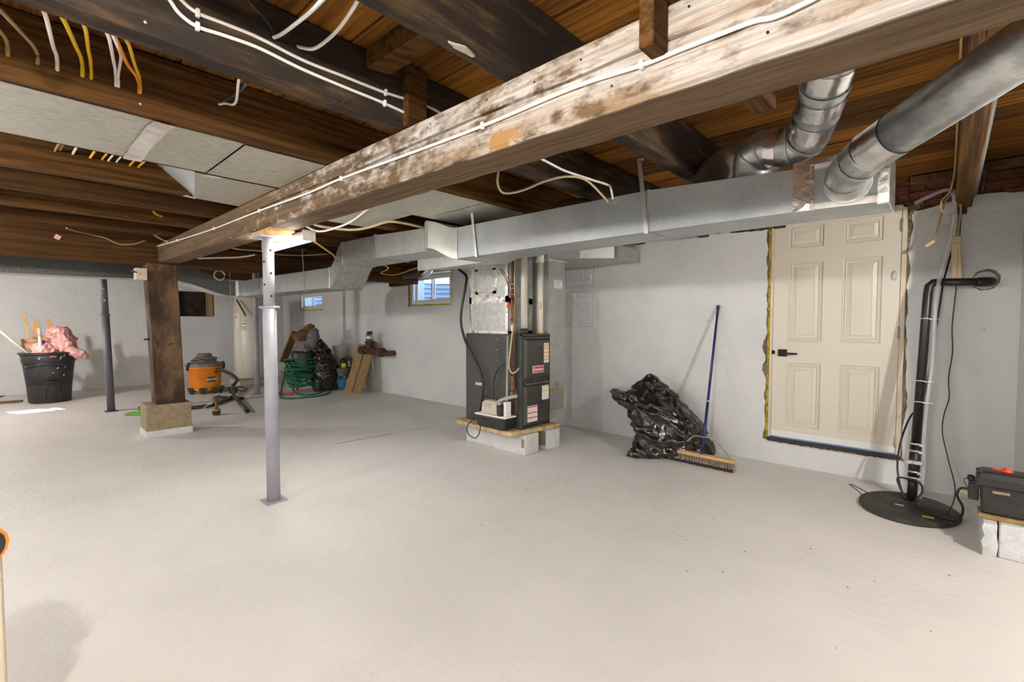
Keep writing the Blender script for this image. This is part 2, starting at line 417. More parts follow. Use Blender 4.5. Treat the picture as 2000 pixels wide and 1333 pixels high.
    def build(s, name, m, parent=None, bevel=0.0, seg=1, fix=True):
        me = bpy.data.meshes.new(name)
        me.from_pydata(s.v, [], s.f)
        for i, p in enumerate(me.polygons): p.use_smooth = s.sm[i]
        if fix:
            import bmesh
            bm = bmesh.new(); bm.from_mesh(me); bmesh.ops.recalc_face_normals(bm, faces=bm.faces); bm.to_mesh(me); bm.free()
        me.materials.append(MATS[m]); me.update()
        o = bpy.data.objects.new(name, me); COL.objects.link(o)
        if bevel:
            md = o.modifiers.new('bevel', 'BEVEL'); md.width = bevel; md.segments = seg
            md.limit_method = 'ANGLE'; md.angle_limit = math.radians(50)
        if parent is not None: attach(o, parent)
        return o

def attach(o, parent):
    o.parent = parent
    if parent.type == 'EMPTY':
        o.matrix_parent_inverse = Matrix.Translation(-parent.location)
def thing(name, label, cat, loc, group=None):
    o = bpy.data.objects.new(name, None); COL.objects.link(o)
    o.empty_display_size = 0.05; o.location = loc
    return tag(o, label, cat, group)
def tag(o, label, cat=None, group=None, kind=None):
    if label: o['label'] = label
    if cat: o['category'] = cat
    if group: o['group'] = group
    if kind: o['kind'] = kind
    return o
def struct(o, label=None):
    o['kind'] = 'structure'
    if label: o['label'] = label
    return o
def text(name, body, size, loc, rot, m, parent, depth=0.0006, bold=0.0, xs=1.0):
    cu = bpy.data.curves.new(name, 'FONT'); cu.body = body; cu.size = size
    cu.align_x = 'CENTER'; cu.align_y = 'CENTER'; cu.extrude = depth; cu.offset = bold
    cu.materials.append(MATS[m])
    tmp = bpy.data.objects.new(name, cu)
    me = bpy.data.meshes.new_from_object(tmp); bpy.data.objects.remove(tmp)
    o = bpy.data.objects.new(name, me); COL.objects.link(o)
    o.location = loc; o.rotation_euler = rot; o.scale = (xs, 1, 1)
    if parent is not None:
        o.parent = parent
        if parent.type == 'EMPTY': o.matrix_parent_inverse = Matrix.Translation(-parent.location)
    return o
def rect_ring(x0, x1, z0, z1, y): return [(x0, y, z0), (x1, y, z0), (x1, y, z1), (x0, y, z1)]

def wall_cells(mb, us, vs, holes, make):
    """boxes over a grid of breakpoints, leaving the holes open"""
    for i in range(len(us) - 1):
        for k in range(len(vs) - 1):
            cu, cv = (us[i] + us[i + 1]) / 2, (vs[k] + vs[k + 1]) / 2
            if any(a < cu < b and c < cv < d for a, b, c, d in holes): continue
            make(us[i], us[i + 1], vs[k], vs[k + 1])

# ------------------------------------------------------------------ room shell
XL, XR, YB, YF, ZC = -12.5, 2.4, -2.7, 4.9, 2.46
def zj(x): return 2.18 + 0.007 * max(0.0, -x)      # underside of the floor joists (they rise a little to the left)

floor = struct(MB().box(XL - 0.3, XR + 0.3, YB - 0.3, YF + 0.3, -0.12, 0.0).build('floor', 'floor_paint'),
               'pale grey painted concrete basement floor')
# worn strip in the floor paint, and crumbs of grit
rs = random.Random(3)
pts_a, pts_b = [], []
for i in range(15):
    t = i / 14
    x = -4.862 + 0.07 * t; y = 2.436 + t * 1.19
    w = (0.045 if t < 0.55 else 0.024) * (0.75 + 0.5 * rs.random())
    if i in (9, 10): w *= 0.4
    pts_a.append((x - w / 2, y, 0.0015)); pts_b.append((x + w / 2, y, 0.0015))
mb = MB(); vs = pts_a + pts_b
mb.add(vs, [(i, i + 1, 15 + i + 1, 15 + i) for i in range(14)])
mb.build('worn_paint_strip', 'scrape_grey', floor)
mb = MB()
for i in range(70):
    x = rs.uniform(-3.2, 0.1); y = rs.uniform(2.0, 4.6) if i < 40 else rs.uniform(3.9, 4.85); s = rs.uniform(0.004, 0.012)
    mb.add([(x, y, 0.001), (x + s, y + s * 0.4, 0.001), (x + s * 0.6, y + s, 0.006)], [(0, 1, 2)])
g = mb.build('floor_grit', 'floor_speck', floor, fix=False); g['kind'] = 'stuff'

# ---- long wall with the door (right-hand side of the view)
W1 = (-6.96, -5.83, 1.61, 2.165); W2 = (-11.50, -10.29, 1.61, 2.03); DO = (-1.245, -0.245, 0.215, 2.27)
mb = MB()
us = sorted({XL - 0.3, W2[0], W2[1], W1[0], W1[1], -1.6, XR + 0.3} | {DO[0], DO[1]})
vs = sorted({0.0, DO[2], W1[2], W2[3], W1[3], 2.12, 2.5})
holes = [W1, W2, DO, (-1.6, XR + 0.3, 2.12, 2.5)]
wall_cells(mb, us, vs, holes, lambda a, b, c, d: mb.box(a, b, YF, YF + 0.3, c, d))
wall_front = struct(mb.build('wall_front', 'wall_paint'), 'grey painted parged wall with the door and two small windows')
# ragged top edge of the parging over the right-hand end
xs = [-1.6 + i * 0.04 for i in range(int((XR + 1.9) / 0.04) + 1)]
top = [2.205 + 0.028 * mnoise.noise((x * 3.1, 0.3, 0)) + 0.012 * mnoise.noise((x * 17, 2.0, 0)) + 0.05 * min(1, max(0, (x + 0.2) / 0.3)) for x in xs]
for k, (a, b) in enumerate(((-1.6, DO[0]), (DO[1], XR + 0.3))):
    sel = [(x, t) for x, t in zip(xs, top) if a < x < b]
    poly = [(a, YF, 2.12)] + [(b, YF, 2.12)] + [(b, YF, sel[-1][1])] + [(x, YF, t) for x, t in reversed(sel)] + [(a, YF, sel[0][1])]
    p = MB().prism(poly, (0, 0.035, 0)).build('parging_edge', 'wall_paint', wall_front)
MB().box(-1.6, DO[0] - 0.001, YF + 0.035, YF + 0.3, 2.12, 2.5).box(DO[1] + 0.001, XR + 0.3, YF + 0.035, YF + 0.3, 2.12, 2.5).box(DO[0], DO[1], YF + 0.03, YF + 0.3, 2.272, 2.5).build('mortar_bed', 'mortar', wall_front)
# dark broken rim where the parging stops
mb = MB()
for a, b in ((-0.24, 1.2),):
    sel = [(x, t) for x, t in zip(xs, top) if a < x < b]
    ring_lo = [(x, YF + 0.004, t - 0.012) for x, t in sel]; ring_hi = [(x, YF + 0.03, t + 0.018 + 0.02 * abs(mnoise.noise((x * 13, 5, 1)))) for x, t in sel]
    n = len(sel); mb.add(ring_lo + ring_hi, [(i, i + 1, n + i + 1, n + i) for i in range(n - 1)])
mb.build('broken_parging_rim', 'bare_parging', wall_front)
# exposed bricks above the parging: one object each, mesh shared per length
def brick_mesh(L, seed, m):
    rr = random.Random(seed); mb = MB(); mb.box(0, L, -0.02, 0.05, 0, 0.06)
    j = [tuple(c + rr.uniform(-0.004, 0.004) for c in v) for v in mb.v]; mb.v = j
    o = mb.build('brick', m, None, bevel=0.006, seg=1); return o
def lay(parent, m, x0, x1, z0, courses, y, h=0.07, protos=None, skip=0.0, seed=1):
    rr = random.Random(seed)
    for c in range(courses):
        x = x0 + (0.0 if c % 2 else -0.1); z = z0 + c * h
        while x < x1:
            L = 0.195 if rr.random() < 0.85 else 0.095
            xa, xb = max(x, x0), min(x + L, x1)
            if xb - xa > 0.04 and rr.random() >= skip:
                key = round(xb - xa, 3)
                if key not in protos:
                    o = brick_mesh(key, len(protos) + seed, m); protos[key] = o.data
                    attach(o, parent)
                else:
                    o = bpy.data.objects.new('brick', protos[key]); COL.objects.link(o); o.parent = parent
                    md = o.modifiers.new('bevel', 'BEVEL'); md.width = 0.006; md.segments = 1
                o.location = (xa, y + rr.uniform(-0.007, 0.005), z)
            x += L + 0.012
lay(wall_front, 'brick_red', -0.24, 1.0, 2.225, 4, YF + 0.035, 0.066, {}, 0.06, 11)
lay(wall_front, 'brick_red', -0.62, -0.25, 2.285, 3, YF + 0.035, 0.066, {}, 0.0, 12)
lay(wall_front, 'brick_painted', -3.62, -3.17, 1.27, 12, YF + 0.011, 0.073, {}, 0.12, 13)
MB().box(-3.166, -3.155, YF - 0.008, YF + 0.01, 1.25, 2.16).build('brick_patch_edge', 'brick_painted', wall_front)
# broken dark rim around the door opening and the foam behind it
def ragged(parent, name, m, x, z0, z1, side, w0, w1, y, seed, n=46):
    rr = random.Random(seed); a = []; b = []
    for i in range(n + 1):
        z = z0 + (z1 - z0) * i / n
        w = w0 + (w1 - w0) * abs(mnoise.noise((z * 5.0, seed * 3.1, 0))) * 1.6 + rr.uniform(-0.003, 0.003)
        a.append((x, y - 0.012 * abs(mnoise.noise((z * 9, seed, 4))), z)); b.append((x + side * w, y + 0.004, z))
    return MB().add(a + b, [(i, i + 1, n + 1 + i + 1, n + 1 + i) for i in range(n)], True).build(name, m, parent)
ragged(wall_front, 'broken_plaster_edge', 'bare_parging', DO[0] + 0.004, 0.22, 2.24, -1, 0.006, 0.055, YF - 0.003, 2)
ragged(wall_front, 'broken_plaster_edge', 'bare_parging', DO[1] - 0.004, 0.22, 2.24, 1, 0.004, 0.035, YF - 0.003, 5)
fm = MB().box(DO[0] + 0.001, DO[0] + 0.024, YF - 0.002, YF + 0.1, 0.23, 2.27)
fm.box(DO[1] - 0.026, DO[1] - 0.001, YF - 0.002, YF + 0.1, 0.23, 2.27)
fm.build('spray_foam', 'foam_yellow', wall_front)
blob = MB()
for i, (x, z, r) in enumerate(((-0.225, 2.235, 0.034), (-0.19, 2.24, 0.03), (-0.165, 2.25, 0.022), (-0.235, 2.19, 0.02))):
    blob.lathe((x, YF - 0.004, z), [(0.001, -r), (r * 0.7, -r * 0.7), (r, 0), (r * 0.7, r * 0.7), (0.001, r)], 10, axis='y')
blob.build('foam_blob', 'foam_brown', wall_front)
# rough rim of broken paint under the threshold
rr = random.Random(5); a = []; b = []
for i in range(60):
    x = -1.22 + i * (0.99 / 59); a.append((x, YF - 0.002, 0.225)); b.append((x, YF - 0.004, 0.205 + rr.uniform(-0.008, 0.008)))
MB().add(a + b, [(i, i + 1, 61 + i, 60 + i) for i in range(59)]).build('chipped_sill_edge', 'bare_parging', wall_front)

# ---- far end wall, wall behind the camera, right-hand wall
W3 = (2.60, 3.36, 1.465, 2.03); W4 = (-1.08, -0.02, 1.57, 2.06)
mb = MB()
wall_cells(mb, [YB - 0.3, W4[0], W4[1], W3[0], W3[1], YF + 0.3], [0, W3[2], W4[2], W3[3], W4[3], 2.5], [W3, W4],
           lambda a, b, c, d: mb.box(XL - 0.3, XL, a, b, c, d))
wall_left = struct(mb.build('wall_left', 'wall_paint'), 'grey painted far end wall behind the water heater and trash can')
W5 = (-8.2, -7.0, 1.55, 2.08); W6 = (-3.4, -2.2, 1.55, 2.08)  # unseen openings added to let in soft daylight
mb = MB()
wall_cells(mb, [XL - 0.3, W5[0], W5[1], W6[0], W6[1], XR + 0.3], [0, 1.55, 2.08, 2.5], [W5, W6],
           lambda a, b, c, d: mb.box(a, b, YB - 0.3, YB, c, d))
wall_back = struct(mb.build('wall_back', 'wall_paint'), 'grey painted wall behind the viewer')
wall_right = struct(MB().box(XR, XR + 0.3, YB - 0.3, YF + 0.3, 0, 2.5).build('wall_right', 'wall_paint'), 'grey painted right-hand wall')
# short wall return beside the battery box and the low ledge in front of it
struct(MB().box(0.378, 0.9, 3.98, YF, 0.0, 2.19).build('wall_return', 'wall_paint', None, bevel=0.012), 'short painted wall return in the right corner')
ledge = thing('concrete_ledge', 'low grey painted concrete ledge carrying the black battery box', 'ledge', (0.4, 4.2, 0))
MB().box(0.245, 0.9, 3.76, 3.979, 0.0, 0.192).box(0.245, 0.377, 3.979, 4.36, 0, 0.192).build('ledge_slab', 'painted_block', ledge, bevel=0.006)
mb = MB(); rr = random.Random(9); rings = []
for z in (0.0, 0.04, 0.08, 0.12, 0.16, 0.19):
    rings.append([(x + rr.uniform(-0.008, 0.008), y + rr.uniform(-0.008, 0.008), z) for x, y in ((0.18, 3.745), (0.21, 3.735), (0.243, 3.74), (0.243, 4.36), (0.185, 4.36), (0.182, 4.0))])
mb.loft(rings).build('ledge_edge', 'painted_block', ledge)
for o in (floor, wall_front, wall_left): pass

# ---- windows
def glass_material():
    m = bpy.data.materials.new('window_glass'); m.use_nodes = True
    N, L = m.node_tree.nodes, m.node_tree.links
    N.remove(N['Principled BSDF'])
    t = N.new('ShaderNodeBsdfTransparent'); g = N.new('ShaderNodeBsdfGlossy'); g.inputs['Roughness'].default_value = 0.02
    t.inputs[0].default_value = (0.93, 0.96, 1.0, 1)
    x = N.new('ShaderNodeMixShader'); x.inputs[0].default_value = 0.07
    L.new(t.outputs[0], x.inputs[1]); L.new(g.outputs[0], x.inputs[2]); L.new(x.outputs[0], N['Material Output'].inputs[0])
    MATS['window_glass'] = m
glass_material()
def rot_pts(mb, f): mb.v = [f(v) for v in mb.v]; return mb
def make_window(num, u0, u1, z0, z1, fmap, label, foam=True, glass=True):
    """built in (u, depth, z): depth 0 is the room face of the wall, positive is outwards; fmap turns it into the room"""
    def B(m, name, mat_, parent=None, bevel=0.0): return rot_pts(m, fmap).build(name, mat_, parent, bevel)
    t = 0.052; a, b, c, d = u0 + 0.022, u1 - 0.022, z0 + 0.022, z1 - 0.022
    fr = MB()
    for (p, q, r, s) in ((a, b, c, c + t), (a, b, d - t, d), (a, a + t, c + t, d - t), (b - t, b, c + t, d - t)): fr.box(p, q, 0.01, 0.13, r, s)
    w = struct(B(fr, 'window_%d' % num, 'vinyl_white', None, 0.004), label)
    mid = (a + b) / 2; s_ = 0.034
    for k, (p, q, y) in enumerate(((a + t, mid + 0.02, 0.075), (mid - 0.02, b - t, 0.035))):
        sh = MB()
        for (e, f, g_, h) in ((p, q, c + t, c + t + s_), (p, q, d - t - s_, d - t), (p, p + s_, c + t + s_, d - t - s_), (q - s_, q, c + t + s_, d - t - s_)): sh.box(e, f, y, y + 0.03, g_, h)
        so = B(sh, 'window_sash', 'vinyl_white', w, 0.003)
        if glass: B(MB().box(p + s_, q - s_, y + 0.012, y + 0.017, c + t + s_, d - t - s_), 'pane', 'window_glass', so)
    if foam:
        fo = MB(); rr = random.Random(num)
        for i in range(26):
            for (uu, zz, du, dz) in ((u0 + (u1 - u0) * i / 26, z0, (u1 - u0) / 26, 0.024), (u0, z0 + (z1 - z0) * i / 26, 0.024, (z1 - z0) / 26), (u1 - 0.024, z0 + (z1 - z0) * i / 26, 0.024, (z1 - z0) / 26)):
                j = rr.uniform(0.0, 0.02)
                fo.box(uu, uu + du, -0.004 + j, 0.12, zz, zz + dz)
        B(fo, 'spray_foam', 'foam_yellow', w)
    return w
win1 = make_window(1, W1[0], W1[1], W1[2], W1[3], lambda v: (v[0], YF + v[1], v[2]), 'white sliding basement window left of the furnace')
win2 = make_window(2, W2[0], W2[1], W2[2], W2[3], lambda v: (v[0], YF + v[1], v[2]), 'small white sliding window above the garden hose')
win4 = make_window(4, W4[0], W4[1], W4[2], W4[3], lambda v: (XL - v[1], v[0], v[2]), 'sunlit sliding window in the far end wall')
win5 = make_window(5, W5[0], W5[1], W5[2], W5[3], lambda v: (v[0], YB - v[1], v[2]), 'added sliding window behind the viewer for soft daylight, farther one')
win6 = make_window(6, W6[0], W6[1], W6[2], W6[3], lambda v: (v[0], YB - v[1], v[2]), 'added sliding window behind the viewer for soft daylight, nearer one')
# brown timber buck left of window 1
MB().box(W1[0] - 0.055, W1[0] - 0.012, YF - 0.004, YF + 0.01, 1.60, 2.14).build('timber_buck', 'foam_brown', win1)
# blocked window opening in the far wall: dark board, timber jamb, foam
w3 = struct(MB().box(XL - 0.24, XL - 0.2, W3[0], W3[1], W3[2], W3[3]).build('window_3', 'dark_void'), 'boarded dark window opening left of the water heater')
MB().box(XL - 0.2, XL - 0.005, W3[1] - 0.12, W3[1] - 0.028, W3[2] + 0.01, W3[3]).build('jamb', 'lumber', w3)
MB().box(XL - 0.2, XL - 0.012, W3[1] - 0.028, W3[1] - 0.001, W3[2] + 0.012, W3[3]).build('spray_foam', 'foam_brown', w3)
MB().box(XL - 0.2, XL - 0.02, W3[0] + 0.001, W3[1] - 0.14, W3[2] + 0.001, W3[2] + 0.012).build('sill_board', 'dark_void', w3)
# corrugated window wells outside, with earth behind them
def well(cx, z0, z1, label):
    mb = MB(); rings = []; n = 60
    for i in range(n + 1):
        z = z0 + (z1 - z0) * i / n; r = 0.80 + 0.018 * math.sin((z - z0) * 2 * math.pi / 0.085)
        rings.append([(cx + math.cos(a) * r, YF + 0.31 + math.sin(a) * r * 0.95, z) for a in [math.pi * k / 24 for k in range(25)]])
    mb.loft(rings, cap=False, smooth=True, closed=False)
    rings2 = [[(x + (x - cx) * 0.01, y + 0.006, z) for x, y, z in r] for r in rings]
    t = thing('window_well', label, 'window well', (cx, YF + 0.7, z0))
    mb.build('corrugated_shell', 'well_steel', t)
    MB().prism([(cx + math.cos(math.pi * k / 24) * 0.84, YF + 0.305 + math.sin(math.pi * k / 24) * 0.8, z0 - 0.05) for k in range(25)], (0, 0, 0.05)).build('gravel_bed', 'earth', t)
well((W1[0] + W1[1]) / 2, 1.40, 2.06, 'corrugated steel window well outside the window left of the furnace')
well((W2[0] + W2[1]) / 2, 1.40, 2.06, 'corrugated steel window well outside the window above the garden hose')

# ---- door
door = struct(None or bpy.data.objects.new('door_1', None), 'cream six-panel door in the long wall')
COL.objects.link(door); door.location = (-0.745, YF, 0.22)
JX0, JX1 = -1.222, -0.270
fr = MB().box(JX0, -1.199, YF - 0.012, YF + 0.1, 0.23, 2.262).box(-0.283, JX1 + 0.02, YF - 0.012, YF + 0.1, 0.23, 2.262).box(JX0, JX1 + 0.02, YF - 0.012, YF + 0.1, 2.237, 2.262)
fr.build('door_frame', 'frame_paint', door, bevel=0.003)
cols = ((-1.078, -0.810), (-0.669, -0.400)); rows = ((0.372, 0.955), (1.15, 1.866), (1.996, 2.192))
DX0, DX1, DZ0, DZ1, DY = -1.196, -0.286, 0.262, 2.233, YF - 0.004
slab = MB()
xsb = [DX0, cols[0][0], cols[0][1], cols[1][0], cols[1][1], DX1]; zsb = [DZ0, *rows[0], *rows[1], *rows[2], DZ1]
for i in range(5):
    for k in range(7):
        if i in (1, 3) and k in (1, 3, 5): continue
        slab.add([(xsb[i], DY, zsb[k]), (xsb[i + 1], DY, zsb[k]), (xsb[i + 1], DY, zsb[k + 1]), (xsb[i], DY, zsb[k + 1])], [(0, 1, 2, 3)])
slab.box(DX0, DX1, DY + 0.02, DY + 0.045, DZ0, DZ1)
for x in (DX0, DX1): slab.add([(x, DY, DZ0), (x, DY + 0.02, DZ0), (x, DY + 0.02, DZ1), (x, DY, DZ1)], [(0, 1, 2, 3)])
slab.add([(DX0, DY, DZ1), (DX1, DY, DZ1), (DX1, DY + 0.02, DZ1), (DX0, DY + 0.02, DZ1)], [(0, 1, 2, 3)])
leaf = slab.build('door_leaf', 'door_paint', door, fix=False)
for (a, b) in cols:
    for (c, d) in rows:
        rings = []
        for ins, dep in ((0.0, 0.0), (0.005, 0.013), (0.014, 0.015), (0.020, 0.006), (0.028, 0.007), (0.034, 0.016), (0.062, 0.006), (0.064, 0.008), (0.067, 0.004)):
            rings.append(rect_ring(a + ins, b - ins, c + ins, d - ins, DY + dep))
        m_ = MB().loft(rings, cap=False); m_.f.append((32, 33, 34, 35)); m_.sm.append(False)
        m_.build('door_panel', 'door_paint', leaf, fix=False)
MB().box(DX0, DX1, DY - 0.007, DY - 0.0005, 0.262, 0.318).build('door_sweep', 'sweep_white', door, bevel=0.001)
sw = MB()
for x in (-1.08, -0.85, -0.62, -0.4): sw.lathe((x, DY - 0.0072, 0.295), [(0.003, 0), (0.0001, -0.0015)], 8, axis='y')
sw.build('screw', 'black_metal', door)
MB().box(-1.222, -0.252, YF - 0.03, YF + 0.1, 0.212, 0.250).build('threshold', 'threshold_dark', door, bevel=0.004)
MB().box(-0.285, -0.2825, DY - 0.001, DY + 0.02, DZ0, DZ1).build('weatherstrip', 'black_rubber', door)
for z in (0.36, 1.24, 2.10):
    h = MB().rod((-0.2845, DY - 0.010, z - 0.05), (-0.2845, DY - 0.010, z + 0.05), 0.007, 10)
    h.box(-0.2835, -0.274, DY - 0.0065, DY - 0.004, z - 0.05, z + 0.05)
    h.build('hinge', 'furnace_edge' if z > 0.5 else 'cable_cream', door)
hd = MB().box(-1.150, -1.075, DY - 0.010, DY - 0.0005, 1.010, 1.076).build('handle_plate', 'black_metal', door, bevel=0.003)
MB().rod((-1.11, DY - 0.009, 1.043), (-1.11, DY - 0.045, 1.043), 0.011).bar((-1.118, DY - 0.048, 1.043), (-0.985, DY - 0.048, 1.040), 0.014, 0.016).build('lever', 'black_metal', hd)
MB().lathe((-1.193, DY - 0.001, 1.045), [(0.02, 0), (0.02, -0.006), (0.001, -0.008)], 12, axis='y').build('latch_plate', 'black_metal', door)
MB().lathe((-0.325, DY - 0.0006, 1.70), [(0.022, 0.0), (0.022, -0.0006), (0.0001, -0.0006)], 12, sy=1.9, axis='y').build('grey_smudge', 'paper_grey', leaf)

# ------------------------------------------------------------------ ceiling: subfloor slab, planks, joists
ceiling = struct(MB().box(XL - 0.3, XR + 0.3, YB - 0.3, YF + 0.3, ZC + 0.03, ZC + 0.1).build('ceiling', 'plank_wood_dark'), 'dark boarded underside of the floor above')
rp = random.Random(21)
y = YB - 0.05; row = 0
edges = [YB - 0.05]
while edges[-1] < YF + 0.05: edges.append(edges[-1] + rp.choice((0.205, 0.215, 0.225, 0.235)))
for i in range(len(edges) - 1):
    cuts = [XL - 0.05] + sorted(rp.sample([-10.6, -9.2, -7.8, -6.4, -5.3, -4.6, -3.92, -2.55, -1.85, 0.07, 1.4], 3)) + [XR + 0.05]
    for k in range(len(cuts) - 1):
        dz = rp.uniform(-0.004, 0.004)
        g = rp.uniform(0.004, 0.009)
        MB().box(cuts[k] + 0.002, cuts[k + 1] - 0.002, edges[i] + g / 2, edges[i + 1] - g / 2, ZC + dz, ZC + 0.035).build(
            'plank', rp.choice(('plank_wood', 'plank_wood', 'plank_wood_amber', 'plank_wood_dark')), ceiling, fix=False)

joists = [(1.45, 1.36, 'joist_wood', 'floor joist farthest to the right above the door end'),
          (0.72, 0.63, 'joist_wood', 'floor joist above the right wall return'),
          (0.112, 0.02, 'joist_wood_warm', 'brown floor joist over the sump pump, with a tan wire along it'),
          (-0.535, -0.62, 'joist_wood', 'dark floor joist beside the taped vertical duct elbow'),
          (-1.107, -1.20, 'joist_wood_grey', 'broad grey-brown floor joist at top centre, nearest of those over the big beam'),
          (-1.80, -1.893, 'joist_wood_grey', 'dark floor joist with two white cables stapled along its face'),
          (-2.50, -2.585, 'joist_wood_warm', 'brown floor joist that yellow and white cables pass into, above the metal panel'),
          (-3.165, -3.255, 'joist_wood', 'floor joist along the far edge of the sheet metal panel'),
          (-3.87, -3.965, 'joist_wood_warm', 'brown floor joist with cable stubs, behind the metal panel'),
          (-4.56, -4.655, 'joist_wood', 'second dark floor joist behind the metal panel'),
          (-5.24, -5.335, 'joist_wood_warm', 'third floor joist behind the metal panel'),
          (-5.92, -6.015, 'joist_wood', 'fourth floor joist behind the metal panel, next to the cross beam'),
          (-7.45, -7.55, 'joist_wood', 'first floor joist beyond the cross beam'),
          (-8.55, -8.65, 'joist_wood', 'second floor joist beyond the cross beam'),
          (-9.25, -9.35, 'joist_wood', 'third floor joist beyond the cross beam'),
          (-10.35, -10.45, 'joist_wood', 'fourth floor joist beyond the cross beam'),
          (-11.45, -11.55, 'joist_wood', 'last floor joist before the far end wall')]
rj = random.Random(4); JOIST = {}
for (a, b, m, lab) in joists:
    n = 24; rings = []
    zb = zj(a) + 0.002; yend = 2.16 if a == -0.535 else YF
    for i in range(n + 1):
        yy = YB + (yend - YB) * i / n
        wz = 0.005 * mnoise.noise((a * 3, yy * 0.9, 1)); wx = 0.004 * mnoise.noise((a * 5, yy * 1.3, 7))
        wz = max(wz, 0) if abs(yy - 1.35) < 0.4 else wz
        rings.append([(b + wx, yy, zb + wz), (a + wx, yy, zb + wz), (a + wx, yy, ZC - 0.005), (b + wx, yy, ZC - 0.005)])
    o = MB().loft(rings).build('floor_joist', m, None, bevel=0.005)
    tag(o, lab, 'joist', 'floor joists under the planked ceiling'); JOIST[a] = o

# ------------------------------------------------------------------ main beam, cross beam, posts
def zb(x): return 1.945 + 0.0115 * max(0.0, -x)     # underside of the main beam
BX0, BX1 = -6.90, 2.38
rings = []; n = 150
for i in range(n + 1):
    x = BX0 + (BX1 - BX0) * i / n
    lo, hi = zb(x), zj(x)
    yf, yb_ = 1.25 + 0.004 * mnoise.noise((x * 1.5, 1, 2)), 1.458 + 0.004 * mnoise.noise((x * 1.2, 8, 2))
    h = hi - lo
    zc = lo + h * (0.60 + 0.045 * mnoise.noise((x * 1.1, 3, 0)) + 0.02 * mnoise.noise((x * 5, 3, 0)))
    d = 0.03 * max(0.2, min(1.0, 0.65 + 1.2 * mnoise.noise((x * 1.7, 9, 0))))
    w = 0.005
    j = 0.004 * mnoise.noise((x * 7, 0, 5))
    rings.append([(x, yf + 0.012, lo + j), (x, yf, lo + 0.012 + j), (x, yf + 0.002, zc - w), (x, yf + d, zc), (x, yf, zc + w), (x, yf, hi - 0.008), (x, yf + 0.008, hi),
                  (x, yb_ - 0.008, hi), (x, yb_, hi - 0.008), (x, yb_, lo + 0.012), (x, yb_ - 0.012, lo + j)])
beam = MB().loft(rings).build('support_beam', 'beam_whitewash')
tag(beam, 'huge old timber beam with flaking whitewash crossing the ceiling', 'beam')
# nails and dowel holes on the beam face
def on_beam(x, frac): return (x, 1.2475, zb(x) + (zj(x) - zb(x)) * frac)
for x, fz in ((-0.52, 0.86), (-0.86, 0.80), (-1.28, 0.83), (-1.05, 0.78), (-1.62, 0.85), (-2.3, 0.82), (-2.0, 0.3), (-1.75, 0.7), (-3.1, 0.4), (-2.7, 0.25), (-0.75, 0.3), (-0.33, 0.25), (-0.22, 0.45)):
    p = on_beam(x, fz); MB().lathe(p, [(0.0035, 0.0), (0.0035, 0.0015), (0.0001, 0.0015)], 8, axis='y').build('nail_hole', 'hole_black', beam)
sl = MB().bar(on_beam(-0.415, 0.78), on_beam(-0.365, 0.83), 0.002, 0.014, (0, 0, 1)); sl.build('torn_splinter', 'cable_orange', beam)

cross = MB()
rings = []
for i in range(31):
    yy = YB + (YF - YB) * i / 30; wz = 0.006 * mnoise.noise((yy, 2, 2))
    rings.append([(-6.95, yy, 1.992 + wz), (-6.72, yy, 1.985 + wz), (-6.72, yy, 2.12 + wz), (-6.735, yy, 2.127 + wz), (-6.72, yy, 2.134 + wz), (-6.72, yy, 2.25), (-6.95, yy, 2.25)])
rings_c = rings
# main beam butts against the cross beam, so the beam ends just before it
tag(MB().loft(rings_c).build('cross_beam', 'joist_wood', None, bevel=0.008), 'dark timber cross beam resting on the wooden post', 'beam')
tag(MB().box(-6.93, -6.73, YB, YF, 2.25, ZC - 0.006).build('header_timber', 'joist_wood', None), 'dark header timber lying on top of the cross beam', 'timber')

# wooden post on its concrete footing (leans slightly)
wp = thing('wooden_post', 'thick dark brown wooden post standing on a concrete block', 'post', (-6.8, 1.33, 0.37))
rings = []
for i in range(17):
    t = i / 16; z = 0.372 + t * (2.0 - 0.372); dy = 0.052 * (1 - t)
    j = lambda s: 0.006 * mnoise.noise((z * 3, s, 0))
    rings.append([(-6.93, 1.135 + dy + j(1), z), (-6.70 + j(2) * 0.6, 1.135 + dy + j(3), z), (-6.70 + j(4) * 0.6, 1.425 + dy + j(5), z), (-6.93, 1.425 + dy + j(6), z)])
wpost = MB().loft(rings).build('post_timber', 'post_wood_stained', wp, bevel=0.01, seg=2)
for (y, z, r) in ((1.19, 1.42, 0.008), (1.22, 1.09, 0.009), (1.33, 1.06, 0.008), (1.345, 1.075, 0.010), (1.31, 1.27, 0.007), (1.25, 1.45, 0.008), (1.36, 1.60, 0.007)):
    MB().lathe((-6.6995, y, z), [(r, 0.0), (r, 0.003), (0.0001, 0.003)], 8, axis='x').build('nail_hole', 'hole_black', wp)
MB().rod((-6.8, 1.11, 1.13), (-6.8, 1.16, 1.13), 0.012).build('bolt_head', 'iron_rust', wp)
cap = MB().box(-6.72, -6.60, 1.02, 1.125, 1.80, 1.93).build('switch_box_mount', 'frame_paint', None, bevel=0.004)
tag(cap, 'small wooden box fixed at the top of the wooden post', 'box')
MB().rod((-6.60, 1.03, 1.88), (-6.55, 0.98, 1.88), 0.008).rod((-6.60, 1.06, 1.86), (-6.54, 1.05, 1.855), 0.006).build('clip', 'black_metal', cap)
ft = thing('post_footing', 'tan concrete block under the wooden post, white paint at its foot', 'concrete block', (-6.8, 1.3, 0))
rr = random.Random(2); rings = []
for z in (0.07, 0.12, 0.2, 0.28, 0.34, 0.370):
    q = lambda: rr.uniform(-0.006, 0.006)
    rings.append([(-7.04 + q(), 1.09 + q(), z), (-6.68 + q(), 1.09 + q(), z), (-6.68 + q(), 1.535 + q(), z), (-7.04 + q(), 1.535 + q(), z)])
MB().loft(rings).build('block', 'concrete_block', ft, bevel=0.012, seg=2)
